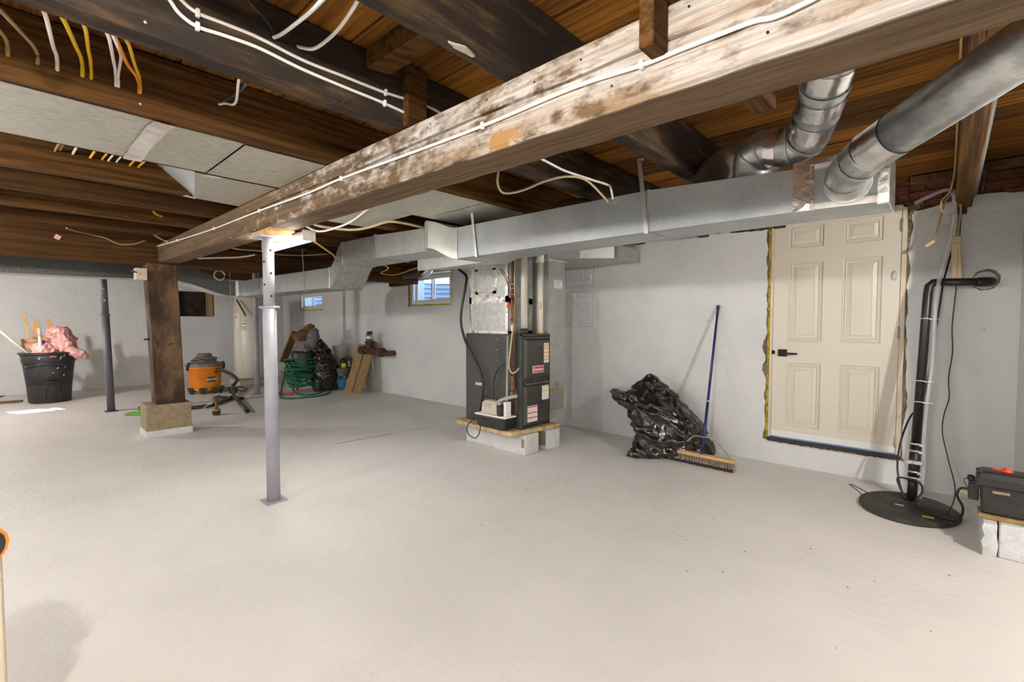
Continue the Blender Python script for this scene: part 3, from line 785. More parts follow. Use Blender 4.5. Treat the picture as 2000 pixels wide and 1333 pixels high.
MB().box(-7.043, -6.675, 1.085, 1.54, 0.0, 0.075).build('painted_foot', 'painted_block', ft, bevel=0.004)

# steel columns
def steel_post(label, x, y, top, r_lo, r_up, z_col, m_lo, m_up, lean=(0, 0), bolts=False, plate=True, spaced=0.165, hole_dir=0.0, foot=True):
    t = thing('steel_post', label, 'post', (x, y, 0))
    P_ = lambda z: (x + lean[0] * z, y + lean[1] * z, z)
    MB().tube([P_(0.008), P_(z_col)], r_lo, 24).build('lower_tube', m_lo, t)
    up = MB().tube([P_(z_col - 0.02), P_(top - 0.012)], r_up, 24).build('upper_tube', m_up, t)
    MB().tube([P_(z_col - 0.006), P_(z_col + 0.004)], r_lo + 0.0025, 24).build('collar', m_lo, t)
    c = P_(z_col); MB().rod((c[0] - 0.056, c[1] - 0.05, c[2]), (c[0] + 0.056, c[1] + 0.05, c[2]), 0.009, 10).build('locking_pin', m_lo, t)
    w = 0.075
    MB().box(x - w, x + w, y - w, y + w, 0.0, 0.008).build('base_plate', m_lo, t)
    tx, ty, _ = P_(top)
    if plate: MB().box(tx - 0.085, tx + 0.085, ty - 0.085, ty + 0.085, top - 0.012, top).build('top_plate', m_up, t)
    for k in range(8):
        z = top - 0.10 - k * spaced / 2
        if z < z_col + 0.05: break
        for ang in ((hole_dir,) if k % 2 == 0 else (hole_dir - 1.25,)):
            cx, cy, cz = P_(z); dx, dy = math.cos(ang), math.sin(ang)
            q = MB().rod((cx + dx * (r_up - 0.003), cy + dy * (r_up - 0.003), cz), (cx + dx * (r_up + (0.006 if bolts else 0.0008)), cy + dy * (r_up + (0.006 if bolts else 0.0008)), cz), 0.0085, 12)
            q.build('bolt' if bolts else 'pin_hole', 'zinc' if bolts else 'hole_black', up)
    return t
HD = math.atan2(-1.34, 3.64)
sp = steel_post('pale grey adjustable steel post in the foreground below the beam', -3.64, 1.335, 1.945, 0.046, 0.0385, 1.433, 'steel_grey_paint', 'steel_grey_paint', hole_dir=HD + 0.42, lean=(-0.008, 0.0))
shim = MB().box(-3.83, -3.49, 1.27, 1.44, 1.945, 1.968).box(-3.80, -3.46, 1.275, 1.45, 1.968, zb(-3.6) - 0.001)
tag(shim.build('plywood_shim', 'pine', None, bevel=0.002), 'pale plywood shims between the foreground steel post and the beam', 'shim')
steel_post('dark grey steel post with bolts, right of the trash can', -9.13, 1.075, zj(-9.3), 0.048, 0.043, 1.44, 'steel_dark_paint', 'steel_dark_paint', lean=(0.0, -0.022), bolts=True, hole_dir=math.atan2(-1.07, 9.13))
steel_post('slim grey steel post in front of the white water heater', -9.32, 3.165, zj(-9.3), 0.046, 0.04, 1.45, 'steel_grey_paint', 'steel_grey_paint', bolts=True, hole_dir=math.atan2(-3.16, 9.32))

# ------------------------------------------------------------------ LED battens
def batten(label, x0, x1, y, z, power, hang=0.0, along='x'):
    mk = 'led_diffuser_%d' % int(power)
    if mk not in MATS: mat(mk, LAMP_COL, 0.5, emit=power)
    L = thing('batten_light', label, 'light', ((x0 + x1) / 2, y, z))
    sec = [(-0.020, 0.050), (-0.045, 0.012), (-0.040, 0.0), (0.040, 0.0), (0.045, 0.012), (0.020, 0.050)]
    if along == 'x':
        hb = MB().prism([(x0, y + a, z + b) for a, b in sec], (x1 - x0, 0, 0))
        df = MB().prism([(x0 + 0.006, y + a, z + b) for a, b in ((-0.040, -0.0005), (-0.036, -0.020), (-0.022, -0.026), (0.022, -0.026), (0.036, -0.020), (0.040, -0.0005))], (x1 - x0 - 0.012, 0, 0))
        ends = (MB().box(x0 - 0.006, x0, y - 0.046, y + 0.046, z - 0.028, z + 0.05), MB().box(x1, x1 + 0.006, y - 0.046, y + 0.046, z - 0.028, z + 0.05))
    hb.build('housing', 'batten_white', L); df.build('diffuser', mk, L)
    for e in ends: e.build('end_cap', 'batten_white', L)
    if hang:
        for x in (x0 + 0.15, x1 - 0.15): MB().box(x - 0.012, x + 0.012, y - 0.02, y + 0.02, z + 0.05, z + hang).build('mounting_bracket', 'batten_white', L)
    return L
batten('lit LED batten on the underside of the beam behind the steel post', -4.12, -3.36, 1.505, 1.930, LAMP * 0.36)
def bare_bulb(label, x, y, power):  # unseen bulbs added for even fill; the right-end one follows a cast shadow
    mk = 'bulb_glow_%d' % int(power)
    if mk not in MATS: mat(mk, LAMP_COL, 0.5, emit=power)
    zt = zj(x)
    L = thing('unseen_bulb', label, 'light', (x, y, zt), 'bare bulbs out of the picture')
    MB().lathe((x, y, zt), [(0.0001, 0.0), (0.062, -0.002), (0.060, -0.018), (0.032, -0.028), (0.026, -0.055), (0.018, -0.055), (0.0001, -0.05)], 24, cap=False).build('porcelain_holder', 'white_print', L)
    MB().lathe((x, y, zt - 0.05), [(0.014, 0.0), (0.016, -0.02), (0.034, -0.045), (0.045, -0.075), (0.040, -0.105), (0.022, -0.125), (0.0001, -0.130)], 24, cap=False).build('bulb', mk, L)
for lab, x, y, pw in (('unseen bare bulb on the joist just above the viewer', -0.58, -0.45, 400), ('bare bulb beyond the beam at the far right end', 1.40, 2.45, 540),
                      ('added fill bulb behind the viewer, near end', -3.20, -1.1, 250), ('added fill bulb behind the viewer, middle one', -5.97, -1.3, 240),
                      ('added fill bulb behind the viewer, far end', -9.30, -1.0, 570)):
    bare_bulb(lab, x, y, pw)

# ------------------------------------------------------------------ sheet metal ductwork
def duct(name, secs, m, parent, smooth=False, bevel=0.0):
    """loft of rectangular sections; each is (four corner points)"""
    return MB().loft(secs, smooth=smooth).build(name, m, parent, bevel)
def secX(x, y0, y1, z0, z1): return [(x, y0, z0), (x, y1, z0), (x, y1, z1), (x, y0, z1)]
def secY(y, x0, x1, z0, z1): return [(x0, y, z0), (x1, y, z0), (x1, y, z1), (x0, y, z1)]
trunk = thing('supply_duct', 'long galvanised supply duct with hangers running from the door past the furnace', 'duct', (-3.0, 2.7, 1.7))
# main run: right end box to the transition
duct('duct_section', [secX(-2.985, 2.565, 2.90, 1.85, 2.104), secX(-1.30, 2.578, 2.905, 1.852, 2.092)], 'galvanised', trunk)
duct('duct_section', [secX(-1.30, 2.579, 2.905, 1.852, 2.092), secX(-0.535, 2.60, 2.915, 1.853, 2.055)], 'galvanised', trunk)
endbox = duct('end_box', [secX(-0.535, 2.60, 2.915, 1.853, 2.06), secX(-0.208, 2.64, 2.93, 1.853, 2.075)], 'galvanised', trunk)
for x in (-1.30, -2.985):
    yy = 2.578 if x > -2 else 2.565
    MB().box(x - 0.006, x + 0.006, yy - 0.005, 2.907, 1.845, 2.108 if x < -2 else 2.096).build('drive_cleat', 'galvanised_bright', trunk)
# foil tape on the end box
ft_ = MB().box(-0.56, -0.49, 2.589, 2.603, 1.849, 2.062).box(-0.49, -0.475, 2.597, 2.606, 1.849, 2.062); ft_.build('foil_tape', 'foil_tape', trunk)
MB().add([(-0.475, 2.602, 1.852), (-0.208, 2.636, 1.852), (-0.208, 2.634, 1.884), (-0.475, 2.600, 1.878)], [(0, 1, 2, 3)]).build('foil_tape', 'matte_tape', trunk)
MB().box(-0.24, -0.203, 2.628, 2.66, 1.846, 2.078).box(-0.206, -0.2, 2.64, 2.93, 1.85, 2.077).build('foil_tape', 'foil_tape', trunk)
MB().box(-0.56, -0.20, 2.592, 2.66, 2.058, 2.082).build('foil_tape', 'foil_tape', trunk)
# transition: S-curve up and a rounded corner
def sm(t): return t * t * (3 - 2 * t)
secs = []
for i in range(15):
    t = i / 14; x = -2.99 - 0.27 * t; s = sm(t)
    secs.append(secX(x, 2.565 - 0.095 * t, 2.90, 1.85 + 0.105 * s, 2.104 + 0.078 * s))
duct('transition', secs, 'galvanised_dull', trunk)
secs = []
for i in range(9):
    a = math.radians(58) * i / 8; x = -3.262 - math.sin(a) * 0.14; y0 = 2.47 + (1 - math.cos(a)) * 0.2
    secs.append(secX(x, y0, 2.90, 1.955, 2.182))
duct('rounded_corner', secs, 'galvanised', trunk)
MB().box(-3.268, -3.258, 2.463, 2.905, 1.951, 2.186).build('drive_cleat', 'galvanised_bright', trunk)
# curved section, short section
secs = []
for i in range(13):
    t = i / 12; x = -3.36 - 0.79 * t; s = math.sin(t * math.pi / 2)
    secs.append(secX(x, 2.57 - 0.05 * t * t, 2.90, 1.955 + 0.004 * t, 2.160 + 0.022 * t))
duct('duct_section', secs, 'galvanised_dull', trunk)
duct('duct_section', [secX(-4.15, 2.518, 2.90, 1.958, 2.182), secX(-4.80, 2.51, 2.90, 1.958, 2.184)], 'galvanised_bright', trunk)
for x in (-4.15, -4.80): MB().box(x - 0.007, x + 0.007, 2.503, 2.906, 1.95, 2.190).build('drive_cleat', 'galvanised_bright', trunk)
# S-offset down under the cross beam, with a dented cheek
secs = []
for i in range(19):
    t = i / 18; x = -4.81 - 0.30 * t; s = sm(t)
    secs.append(secX(x, 2.51, 2.90, 1.958 - 0.245 * s, 2.184 - 0.245 * sm(min(1, t * 1.05))))
off = duct('offset_section', secs, 'galvanised_bright', trunk)
MB().box(-5.118, -5.104, 2.503, 2.906, 1.706, 1.943).build('drive_cleat', 'galvanised_bright', trunk)
duct('duct_section', [secX(-5.11, 2.51, 2.90, 1.712, 1.938), secX(-6.45, 2.50, 2.89, 1.722, 1.950)], 'galvanised_bright', trunk)
duct('duct_section', [secX(-6.45, 2.50, 2.89, 1.722, 1.950), secX(-7.95, 2.49, 2.88, 1.728, 1.955)], 'galvanised', trunk)
# elbow turning towards the viewer's left, then S-rise and the long left run
secs = []
for i in range(11):
    a = math.pi / 2 * i / 10
    cx, cy = -7.95, 2.44; r0, r1 = 0.05, 0.44
    px = lambda r: (cx - math.sin(a) * r, cy + math.cos(a) * r)
    i0, i1 = px(r0), px(r1)
    secs.append([(i0[0], i0[1], 1.728), (i1[0], i1[1], 1.728), (i1[0], i1[1], 1.955), (i0[0], i0[1], 1.955)])
duct('elbow', secs, 'galvanised_bright', trunk)
secs = []
for i in range(17):
    t = i / 16; y = 2.44 - 0.80 * t; s = sm(t)
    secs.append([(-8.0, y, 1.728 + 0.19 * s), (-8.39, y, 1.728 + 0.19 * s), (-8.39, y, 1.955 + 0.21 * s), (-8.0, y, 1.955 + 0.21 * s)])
duct('offset_section', secs, 'galvanised_shaded', trunk)
MB().add([(x, s[0][1], s[0][2] - 0.002) for s in secs for x in (-8.003, -8.387)], [(2 * i, 2 * i + 1, 2 * i + 3, 2 * i + 2) for i in range(16)], True).build('bounce_underside', 'bounce_underside', trunk)  # thin sheet whose light colour stands for floor bounce
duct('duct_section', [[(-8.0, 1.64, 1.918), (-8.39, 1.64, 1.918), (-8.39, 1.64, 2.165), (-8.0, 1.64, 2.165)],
                      [(-8.0, YB + 0.05, 1.872), (-8.39, YB + 0.05, 1.872), (-8.39, YB + 0.05, 2.165), (-8.0, YB + 0.05, 2.165)]], 'galvanised_shaded', trunk)
MB().add([(-8.003, 1.64, 1.916), (-8.387, 1.64, 1.916), (-8.387, YB + 0.05, 1.870), (-8.003, YB + 0.05, 1.870)], [(0, 1, 2, 3)]).build('bounce_underside', 'bounce_underside', trunk)
for y in (2.442,): MB().box(-8.395, -7.995, y - 0.006, y + 0.006, 1.724, 1.96).build('drive_cleat', 'galvanised_bright', trunk)
MB().box(-7.956, -7.944, 2.483, 2.885, 1.722, 1.96).build('drive_cleat', 'galvanised', trunk)
# hanger straps
def strap(x, y, z0, z1, dx=0.0, dy=0.0, m='galvanised_bright'):
    q = MB().hexa([(x - 0.013, y - 0.002, z0), (x + 0.013, y - 0.002, z0), (x + 0.013, y + 0.002, z0), (x - 0.013, y + 0.002, z0)],
                  [(x - 0.013 + dx, y - 0.002 + dy, z1), (x + 0.013 + dx, y - 0.002 + dy, z1), (x + 0.013 + dx, y + 0.002 + dy, z1), (x - 0.013 + dx, y + 0.002 + dy, z1)])
    q.box(x - 0.013, x + 0.013, y - 0.002, y + 0.07, z0 - 0.004, z0)
    q.box(x - 0.014 + dx, x + 0.014 + dx, y + dy, y + dy + 0.04, z1, z1 + 0.004)
    q.build('hanger_strap', m, trunk)
strap(-1.305, 2.570, 1.846, 2.284, -0.05)
strap(-2.748, 2.560, 1.846, 2.265, -0.06)
strap(-5.72, 2.50, 1.710, 2.21, -0.05)
strap(-7.15, 2.488, 1.720, 2.06, -0.05)
strap(-7.985, 2.36, 1.730, 2.2)
for (x, z1) in ((-1.02, 2.24), (-2.32, 2.19)):   # far-side straps
    MB().box(x - 0.013, x + 0.013, 2.91, 2.914, 1.85, z1).build('hanger_strap', 'black_metal', trunk)

# taped elbow duct rising from the trunk towards the beam
vd = thing('branch_duct', 'round galvanised duct elbow wrapped in foil tape rising behind the beam', 'duct', (-0.9, 2.75, 2.08))
path = cat_rom([(-0.785, 2.74, 2.06), (-0.785, 2.735, 2.13), (-0.768, 2.705, 2.19), (-0.706, 2.675, 2.210), (-0.61, 2.66, 2.192), (-0.525, 2.637, 2.20), (-0.469, 2.532, 2.241), (-0.43, 2.44, 2.273), (-0.396, 2.343, 2.307), (-0.36, 2.248, 2.345), (-0.335, 2.20, 2.40), (-0.33, 2.19, 2.47)], 6)
RV = 0.093
MB().tube(path, RV, 24).build('duct_pipe', 'galvanised_pipe', vd)
def band(parent, path, i0, i1, r, m, name):
    MB().tube(path[i0:i1 + 1], r, 24, cap=False).build(name, m, parent)
for (a, b) in ((20, 23), (33, 38), (41, 46), (50, 54)): band(vd, path, a, b, RV + 0.0025, 'foil_tape', 'foil_tape')
for i in (12, 17, 25, 30, 48): band(vd, path, i, i + 1, RV + 0.005, 'galvanised_dull', 'elbow_bead')
# big round duct from the end box to the upper right
rd = thing('branch_duct', 'large round galvanised pipe running from the duct end to the upper right corner', 'duct', (-0.3, 2.5, 1.95))
q0 = (-0.335, 2.60, 1.955); q1 = (-0.335, 2.50, 1.955)
path2 = [Vector(p) for p in ((-0.345, 2.63, 1.950), (-0.345, 2.55, 1.950), (-0.330, 2.47, 1.957), (-0.285, 2.385, 1.972), (-0.235, 2.31, 1.990))]
path2 = cat_rom(path2, 5)
RB = 0.079
MB().tube(path2, RB, 28).build('elbow', 'galvanised_pipe', rd)
pend = Vector((0.34, 1.70, 2.115))
MB().tube([path2[-1], path2[-1].lerp(pend, 0.15)], RB + 0.003, 28, cap=False).build('foil_tape', 'foil_tape', rd)
MB().tube([path2[-1].lerp(pend, 0.02), pend], RB, 32).build('straight_pipe', 'galvanised_pipe', rd)
MB().tube([pend, pend + Vector((0.10, -0.10, 0.03)), pend + Vector((0.15, -0.14, 0.12)), pend + Vector((0.155, -0.145, 0.36))], RB, 24, 4).build('upper_elbow', 'galvanised', rd)
for i in (8, 15): band(rd, path2, i, i + 1, RB + 0.004, 'galvanised_dull', 'elbow_bead')
ring = MB().tube([path2[0] + Vector((0, -0.035, 0)), path2[0] + Vector((0, -0.025, 0))], RB + 0.012, 28); ring.build('collar', 'matte_tape', rd)
# dark flap of folded sheet metal behind it
fl = MB().add([(-0.50, 2.78, 2.075), (-0.22, 2.78, 2.085), (-0.20, 2.66, 2.20), (-0.215, 2.70, 2.205), (-0.44, 2.72, 2.10)], [(0, 1, 2, 3, 4)])
fl.add([(-0.50, 2.784, 2.075), (-0.22, 2.784, 2.085), (-0.20, 2.664, 2.20), (-0.215, 2.704, 2.205), (-0.44, 2.724, 2.10)], [(4, 3, 2, 1, 0)])
fl.build('bent_flange', 'steel_dark_paint', trunk)
# horn-shaped take-off seen over the trunk
hn = MB().tube([(-1.05, 2.82, 2.06), (-1.05, 2.84, 2.16), (-1.0, 2.9, 2.24), (-0.93, 3.0, 2.29), (-0.8, 3.2, 2.32)], 0.085, 18, 4)
tag(hn.build('take_off_duct', 'insulation_wrap', None), 'brown wrapped round take-off on top of the supply duct', 'duct')
hn = MB().tube([(-2.15, 2.78, 2.07), (-2.13, 2.85, 2.14), (-2.10, 2.95, 2.18), (-2.08, 3.2, 2.22)], 0.08, 18, 4)
tag(hn.build('take_off_duct', 'insulation_wrap', None), 'brown wrapped round take-off on the duct right of the hanging wire', 'duct')

# sheet metal panels nailed under the joists
pan = thing('metal_sheet', 'galvanised sheet metal panel with a taped joint nailed under the joists, camera side', 'metal panel', (-2.85, 0.6, 2.19))
zt = zj(-2.8)
def sheet(parent, x0, x1, y0, y1, z, m='galvanised_panel', wob=0.003, seed=0, name='sheet'):
    nx, ny = 8, 10; vs = []
    for i in range(nx + 1):
        for k in range(ny + 1):
            e = min(i, nx - i, k, ny - k); w = wob * mnoise.noise((i * 0.6 + seed, k * 0.5, 0)) if e else 0
            vs.append((x0 + (x1 - x0) * i / nx, y0 + (y1 - y0) * k / ny, z - abs(w)))
    fs = [(i * (ny + 1) + k, (i + 1) * (ny + 1) + k, (i + 1) * (ny + 1) + k + 1, i * (ny + 1) + k + 1) for i in range(nx) for k in range(ny)]
    b = MB().add(vs, fs, True); b.add([(x, y, z + 0.0015) for x, y, _ in vs], [tuple(reversed(f)) for f in fs], True)
    return b.build(name, m, parent, fix=False)
sheet(pan, -3.205, -2.545, 0.02, 0.498, zt - 0.004, seed=1, wob=0.007)
sheet(pan, -3.205, -2.555, 0.502, 0.832, zt - 0.003, seed=2)
sheet(pan, -3.205, -2.565, 0.840, 1.248, zt - 0.005, seed=3)
tp = MB(); n = 9
top_ = [(-2.53 - 0.69 * i / n, 0.548 - 0.012 * math.sin(i / n * 3.1) - 0.012 * i / n + 0.004 * rr.uniform(-1, 1), zt - 0.0125) for i in range(n + 1)]
bot_ = [(x, y - 0.078 - 0.006 * rr.uniform(-1, 1), zt - 0.0125) for x, y, z in top_]
tp.add(top_ + bot_, [(i, i + 1, n + 2 + i, n + 1 + i) for i in range(n)]); tp.build('joint_tape', 'matte_tape', pan)
# boot under the next bay, with its bent flange and tape
bt = thing('duct_boot', 'wedge of sheet metal boot beside the panel, meeting the beam', 'duct boot', (-3.6, 1.05, 2.19))
zz = zj(-3.6)
MB().add([(-3.25, 0.79, zz - 0.006), (-3.25, 1.246, zz - 0.006), (-3.97, 1.246, zz - 0.002), (-3.93, 0.95, zz - 0.004)], [(0, 1, 2, 3)]).build('boot_floor', 'galvanised_panel', bt)
MB().add([(-3.25, 0.79, zz - 0.006), (-3.93, 0.95, zz - 0.004), (-3.86, 0.66, zz + 0.22), (-3.27, 0.60, zz + 0.2)], [(0, 1, 2, 3)]).build('boot_slope', 'galvanised', bt)
MB().add([(-3.862, 0.62, zz + 0.21), (-3.862, 0.66, zz + 0.22), (-3.935, 0.955, zz - 0.006), (-3.935, 0.915, zz - 0.004)], [(0, 1, 2, 3)]).build('boot_flange', 'galvanised_bright', bt)
MB().add([(-3.92, 0.875, zz - 0.006), (-3.94, 0.955, zz - 0.007), (-3.90, 0.96, zz - 0.0075), (-3.865, 0.885, zz - 0.0065)], [(0, 1, 2, 3)]).build('boot_tape', 'matte_tape', bt)
MB().add([(-3.31, 0.83, zz - 0.008), (-3.24, 0.85, zz - 0.008), (-3.24, 0.93, zz - 0.008), (-3.30, 0.91, zz - 0.008)], [(0, 1, 2, 3)]).build('boot_tape', 'matte_tape', bt)
for k, (x0, x1, lab) in enumerate(((-3.205, -2.505, 'sheet metal panel under the joists behind the beam, over the supply duct'), (-3.965, -3.23, 'left sheet metal panel under the joists behind the beam'))):
    pb = thing('metal_sheet', lab, 'metal panel', ((x0 + x1) / 2, 2.1, 2.19))
    za = zj((x0 + x1) / 2)
    sheet(pb, x0, x1, 1.462, 2.42 if k == 0 else 2.30, za - 0.004, seed=5 + k)
    if k == 0: sheet(pb, x0, x1, 2.424, 2.86, za - 0.006, seed=9)

# ------------------------------------------------------------------ furnace and what belongs to it
FX0, FX1, FY0, FY1, FZ0, FZ1 = -3.93, -3.10, 3.50, 3.955, 0.247, 1.205
fu = thing('furnace', 'dark grey gas furnace on a plywood base with red brand badge', 'furnace', (-3.5, 3.72, FZ0))
MB().box(FX0, FX1 - 0.03, FY0, FY1, FZ0, FZ1).box(FX1 - 0.03, FX1, FY0, FY0 + 0.012, FZ0, FZ1).box(FX1 - 0.03, FX1, FY1 - 0.008, FY1, FZ0, FZ1).box(FX1 - 0.03, FX1, FY0, FY1, FZ1 - 0.02, FZ1).box(FX1 - 0.03, FX1, FY0, FY1, FZ0, FZ0 + 0.015).build('cabinet', 'furnace_grey', fu, bevel=0.002)
def fdoor(z0, z1, name):
    y0, y1 = FY0 + 0.016, FY1 - 0.012
    rings = []
    for ins, dx in ((0.0, -0.012), (0.004, -0.004), (0.012, -0.004), (0.016, 0.004), (0.034, 0.022), (0.040, 0.0245)):
        rings.append([(FX1 + dx, y0 + ins, z0 + ins), (FX1 + dx, y1 - ins, z0 + ins), (FX1 + dx, y1 - ins, z1 - ins), (FX1 + dx, y0 + ins, z1 - ins)])
    m_ = MB().loft(rings, cap=False); m_.f.append((20, 21, 22, 23)); m_.sm.append(False)
    d = m_.build(name, 'furnace_grey', fu, fix=False)
    cy, cz = (y0 + y1) / 2 + 0.04, (z0 + z1) / 2 + (0.1 if name == 'upper_door' else 0.02)
    MB().lathe((FX1 + 0.025, cy, cz), [(0.013, 0.0), (0.013, 0.003), (0.008, 0.003), (0.007, 0.0005), (0.0001, 0.0005)], 14, axis='x').build('sight_glass', 'black_metal', d)
    return d
ud = fdoor(0.735, 1.172, 'upper_door'); ld = fdoor(0.268, 0.700, 'lower_door')
MB().box(FX1 + 0.0, FX1 + 0.022, FY0 + 0.05, FY1 - 0.03, 0.698, 0.702).build('door_top_lip', 'furnace_edge', ld)
MB().box(FX1 + 0.0, FX1 + 0.02, FY0 + 0.05, FY1 - 0.03, 1.165, 1.169).build('door_top_lip', 'furnace_edge', ud)
def sticker(parent, y0, y1, z0, z1, stripes, cmat, lines=True):
    x = FX1 + 0.0253
    o = MB().box(x, x + 0.0008, y0, y1, z0, z1).build('warning_label', 'white_print', parent)
    s = MB(); t = MB()
    for f in stripes: s.box(x + 0.0009, x + 0.0013, y0 + 0.004, y1 - 0.004, z0 + (z1 - z0) * f - 0.006, z0 + (z1 - z0) * f + 0.006)
    s.build('printed_band', cmat, o)
    if lines:
        k = 0; z = z1 - 0.012
        while z > z0 + 0.008:
            if all(abs((z - z0) / (z1 - z0) - f) > 0.05 for f in stripes): t.box(x + 0.0009, x + 0.0012, y0 + 0.006, y1 - 0.008 - (0.02 if k % 3 == 1 else 0), z, z + 0.0025)
            z -= 0.011; k += 1
        t.build('printed_text', 'paper_grey', o)
sticker(ud, FY1 - 0.135, FY1 - 0.052, 0.905, 1.11, (0.93, 0.84, 0.72, 0.52, 0.32, 0.16), 'orange_print')
sticker(ld, FY1 - 0.165, FY1 - 0.052, 0.52, 0.668, (0.93, 0.62), 'yellow_print')
sticker(ld, FY0 + 0.06, FY0 + 0.215, 0.315, 0.48, (0.93, 0.56, 0.26), 'red_print')
bz = 0.845
bd = MB().box(FX1 + 0.0248, FX1 + 0.031, FY0 + 0.135, FY0 + 0.315, bz - 0.036, bz + 0.036).build('brand_badge', 'white_print', ud, bevel=0.004)
MB().box(FX1 + 0.0312, FX1 + 0.0325, FY0 + 0.142, FY0 + 0.308, bz - 0.029, bz + 0.029).build('badge_field', 'red_badge', bd)
text('badge_lettering', 'Goodman', 0.048, (FX1 + 0.0332, FY0 + 0.225, bz), (math.pi / 2, 0, math.pi / 2), 'white_print', bd, 0.0005, 0.0008, 0.82)
sc = MB()
for (x, z) in ((-3.44, 1.15), (-3.44, 1.04), (-3.44, 0.93), (-3.44, 0.82), (-3.43, 0.76), (-3.31, 0.97), (-3.31, 0.86), (-3.22, 0.92), (-3.22, 0.85), (-3.20, 0.75), (-3.88, 0.80), (-3.86, 0.36), (-3.30, 0.35), (-3.12, 0.27)):
    sc.lathe((x, FY0 - 0.0005, z), [(0.006, 0.0), (0.005, -0.003), (0.0001, -0.003)], 8, axis='y')
for y in (FY0 + 0.06, FY0 + 0.22, FY0 + 0.38): sc.lathe((FX1 - 0.004, y, 0.718), [(0.006, 0.0), (0.005, 0.006), (0.0001, 0.006)], 8, axis='x')
sc.build('screw', 'zinc', fu)
# plenum / coil case above the cabinet, seams wrapped in foil
pl = thing('furnace_plenum', 'foil-taped sheet metal plenum standing on top of the furnace', 'duct', (-3.6, 3.75, 1.21))
PX0, PX1, PY0, PY1 = -3.915, -3.33, 3.545, 3.93
MB().box(PX0, PX1, PY0, PY1, 1.206, 1.56).build('lower_case', 'galvanised_bright', pl)
secs = []
for i in range(9):
    t = i / 8; z = 1.56 + 0.46 * t; bulge = 0.10 * max(0, t - 0.55) ** 1.5 * 3
    secs.append([(PX0 - bulge, PY0 - 0.0, z), (PX1, PY0, z), (PX1, PY1, z), (PX0 - bulge, PY1, z)])
MB().loft(secs).build('upper_case', 'galvanised_bright', pl)
MB().loft([[(-3.99, 2.90, 1.852), (-2.6, 2.90, 1.852), (-2.6, 2.90, 2.11), (-3.99, 2.90, 2.11)], [(-3.99, 3.54, 1.93), (-3.33, 3.54, 1.93), (-3.33, 3.54, 2.11), (-3.99, 3.54, 2.11)]]).build('plenum_throat', 'galvanised_dull', pl)
MB().box(-3.995, PX1 + 0.002, 3.54, PY1, 1.99, 2.12).build('plenum_cap', 'galvanised_dull', pl)
e = 0.003
tp = MB()
for (a, b, c, d) in ((PX0 - e, PX1 + e, 1.198, 1.232), (PX0 - e, PX1 + e, 1.53, 1.60), (PX0 - e, PX0 + 0.035, 1.232, 1.95), (PX1 - 0.035, PX1 + e, 1.232, 1.99), (PX0 + 0.1, PX0 + 0.42, 1.60, 1.66), (PX0 + 0.09, PX0 + 0.41, 1.88, 1.935), (PX0 + 0.075, PX0 + 0.145, 1.63, 1.9), (PX0 + 0.36, PX0 + 0.43, 1.63, 1.9), (PX0 - e, PX1 + e, 1.95, 2.0)):
    tp.box(a, b, PY0 - e, PY0 + 0.01, c, d)
tp.build('foil_tape', 'foil_tape', pl)
MB().box(PX0 + 0.13, PX0 + 0.37, PY0 - 0.006, PY0 + 0.005, 1.645, 1.885).build('access_panel', 'galvanised_bright', pl, bevel=0.002)
tp = MB().box(PX1 - 0.01, PX1 + e, PY0, PY0 + 0.05, 1.206, 2.0).box(PX1 - 0.01, PX1 + e, PY1 - 0.06, PY1, 1.206, 2.0).box(PX1 - 0.01, PX1 + e, PY0, PY1, 1.52, 1.58).box(PX1 - 0.01, PX1 + e, PY0, PY1, 1.203, 1.235)
tp.build('side_tape', 'matte_tape', pl)
# PVC flues, gas pipe, wires
pv = thing('flue_pipe', 'white PVC flue pipe nearest the gas valve, rising from the furnace top', 'pipe', (-3.28, 3.63, 1.2))
MB().cyl((-3.212, 3.665), 0.034, 1.25, 2.3, 20).build('pipe', 'pvc_white', pv)
MB().cyl((-3.212, 3.665), 0.040, 1.206, 1.262, 20).cyl((-3.212, 3.665), 0.043, 1.215, 1.225, 20).cyl((-3.212, 3.665), 0.043, 1.242, 1.252, 20).build('rubber_coupling', 'vac_hose', pv)
pv2 = thing('flue_pipe', 'white PVC flue pipe with orange sticker at the right of the furnace top', 'pipe', (-3.05, 3.75, 1.2))
MB().cyl((-3.145, 3.84), 0.034, 1.215, 1.95, 20).cyl((-3.145, 3.84), 0.041, 1.95, 2.05, 20).cyl((-3.145, 3.84), 0.034, 2.05, 2.4, 20).build('pipe', 'pvc_white', pv2)
MB().cyl((-3.145, 3.84), 0.041, 1.2055, 1.22, 20).build('orange_primer_ring', 'orange_print', pv2)
dv = Vector((3.145, -3.84, 0)).normalized(); sd = Vector((-dv.y, dv.x, 0))
def curved_label(parent, cx, cy, r, a0, a1, z0, z1, m, name):
    base = math.atan2(-cy, -cx); n = 5; vs = []
    for i in range(n + 1):
        a = base + a0 + (a1 - a0) * i / n
        vs += [(cx + math.cos(a) * r, cy + math.sin(a) * r, z0), (cx + math.cos(a) * r, cy + math.sin(a) * r, z1)]
    return MB().add(vs, [(2 * i, 2 * i + 2, 2 * i + 3, 2 * i + 1) for i in range(n)], True).build(name, m, parent, fix=False)
curved_label(pv2, -3.145, 3.84, 0.0345, 0.1, 0.5, 1.46, 1.54, 'orange_print', 'orange_sticker')
curved_label(pv2, -3.145, 3.84, 0.0345, -0.35, 0.0, 1.46, 1.54, 'paper_grey', 'printed_text')
gp = thing('gas_pipe', 'brown gas pipe with red-handled brass valve beside the furnace plenum', 'pipe', (-3.2, 3.45, 0.6))
GX, GY = -3.192, 3.465
MB().cyl((GX, GY), 0.0145, 1.50, 2.25, 12).build('riser', 'iron_rust', gp)
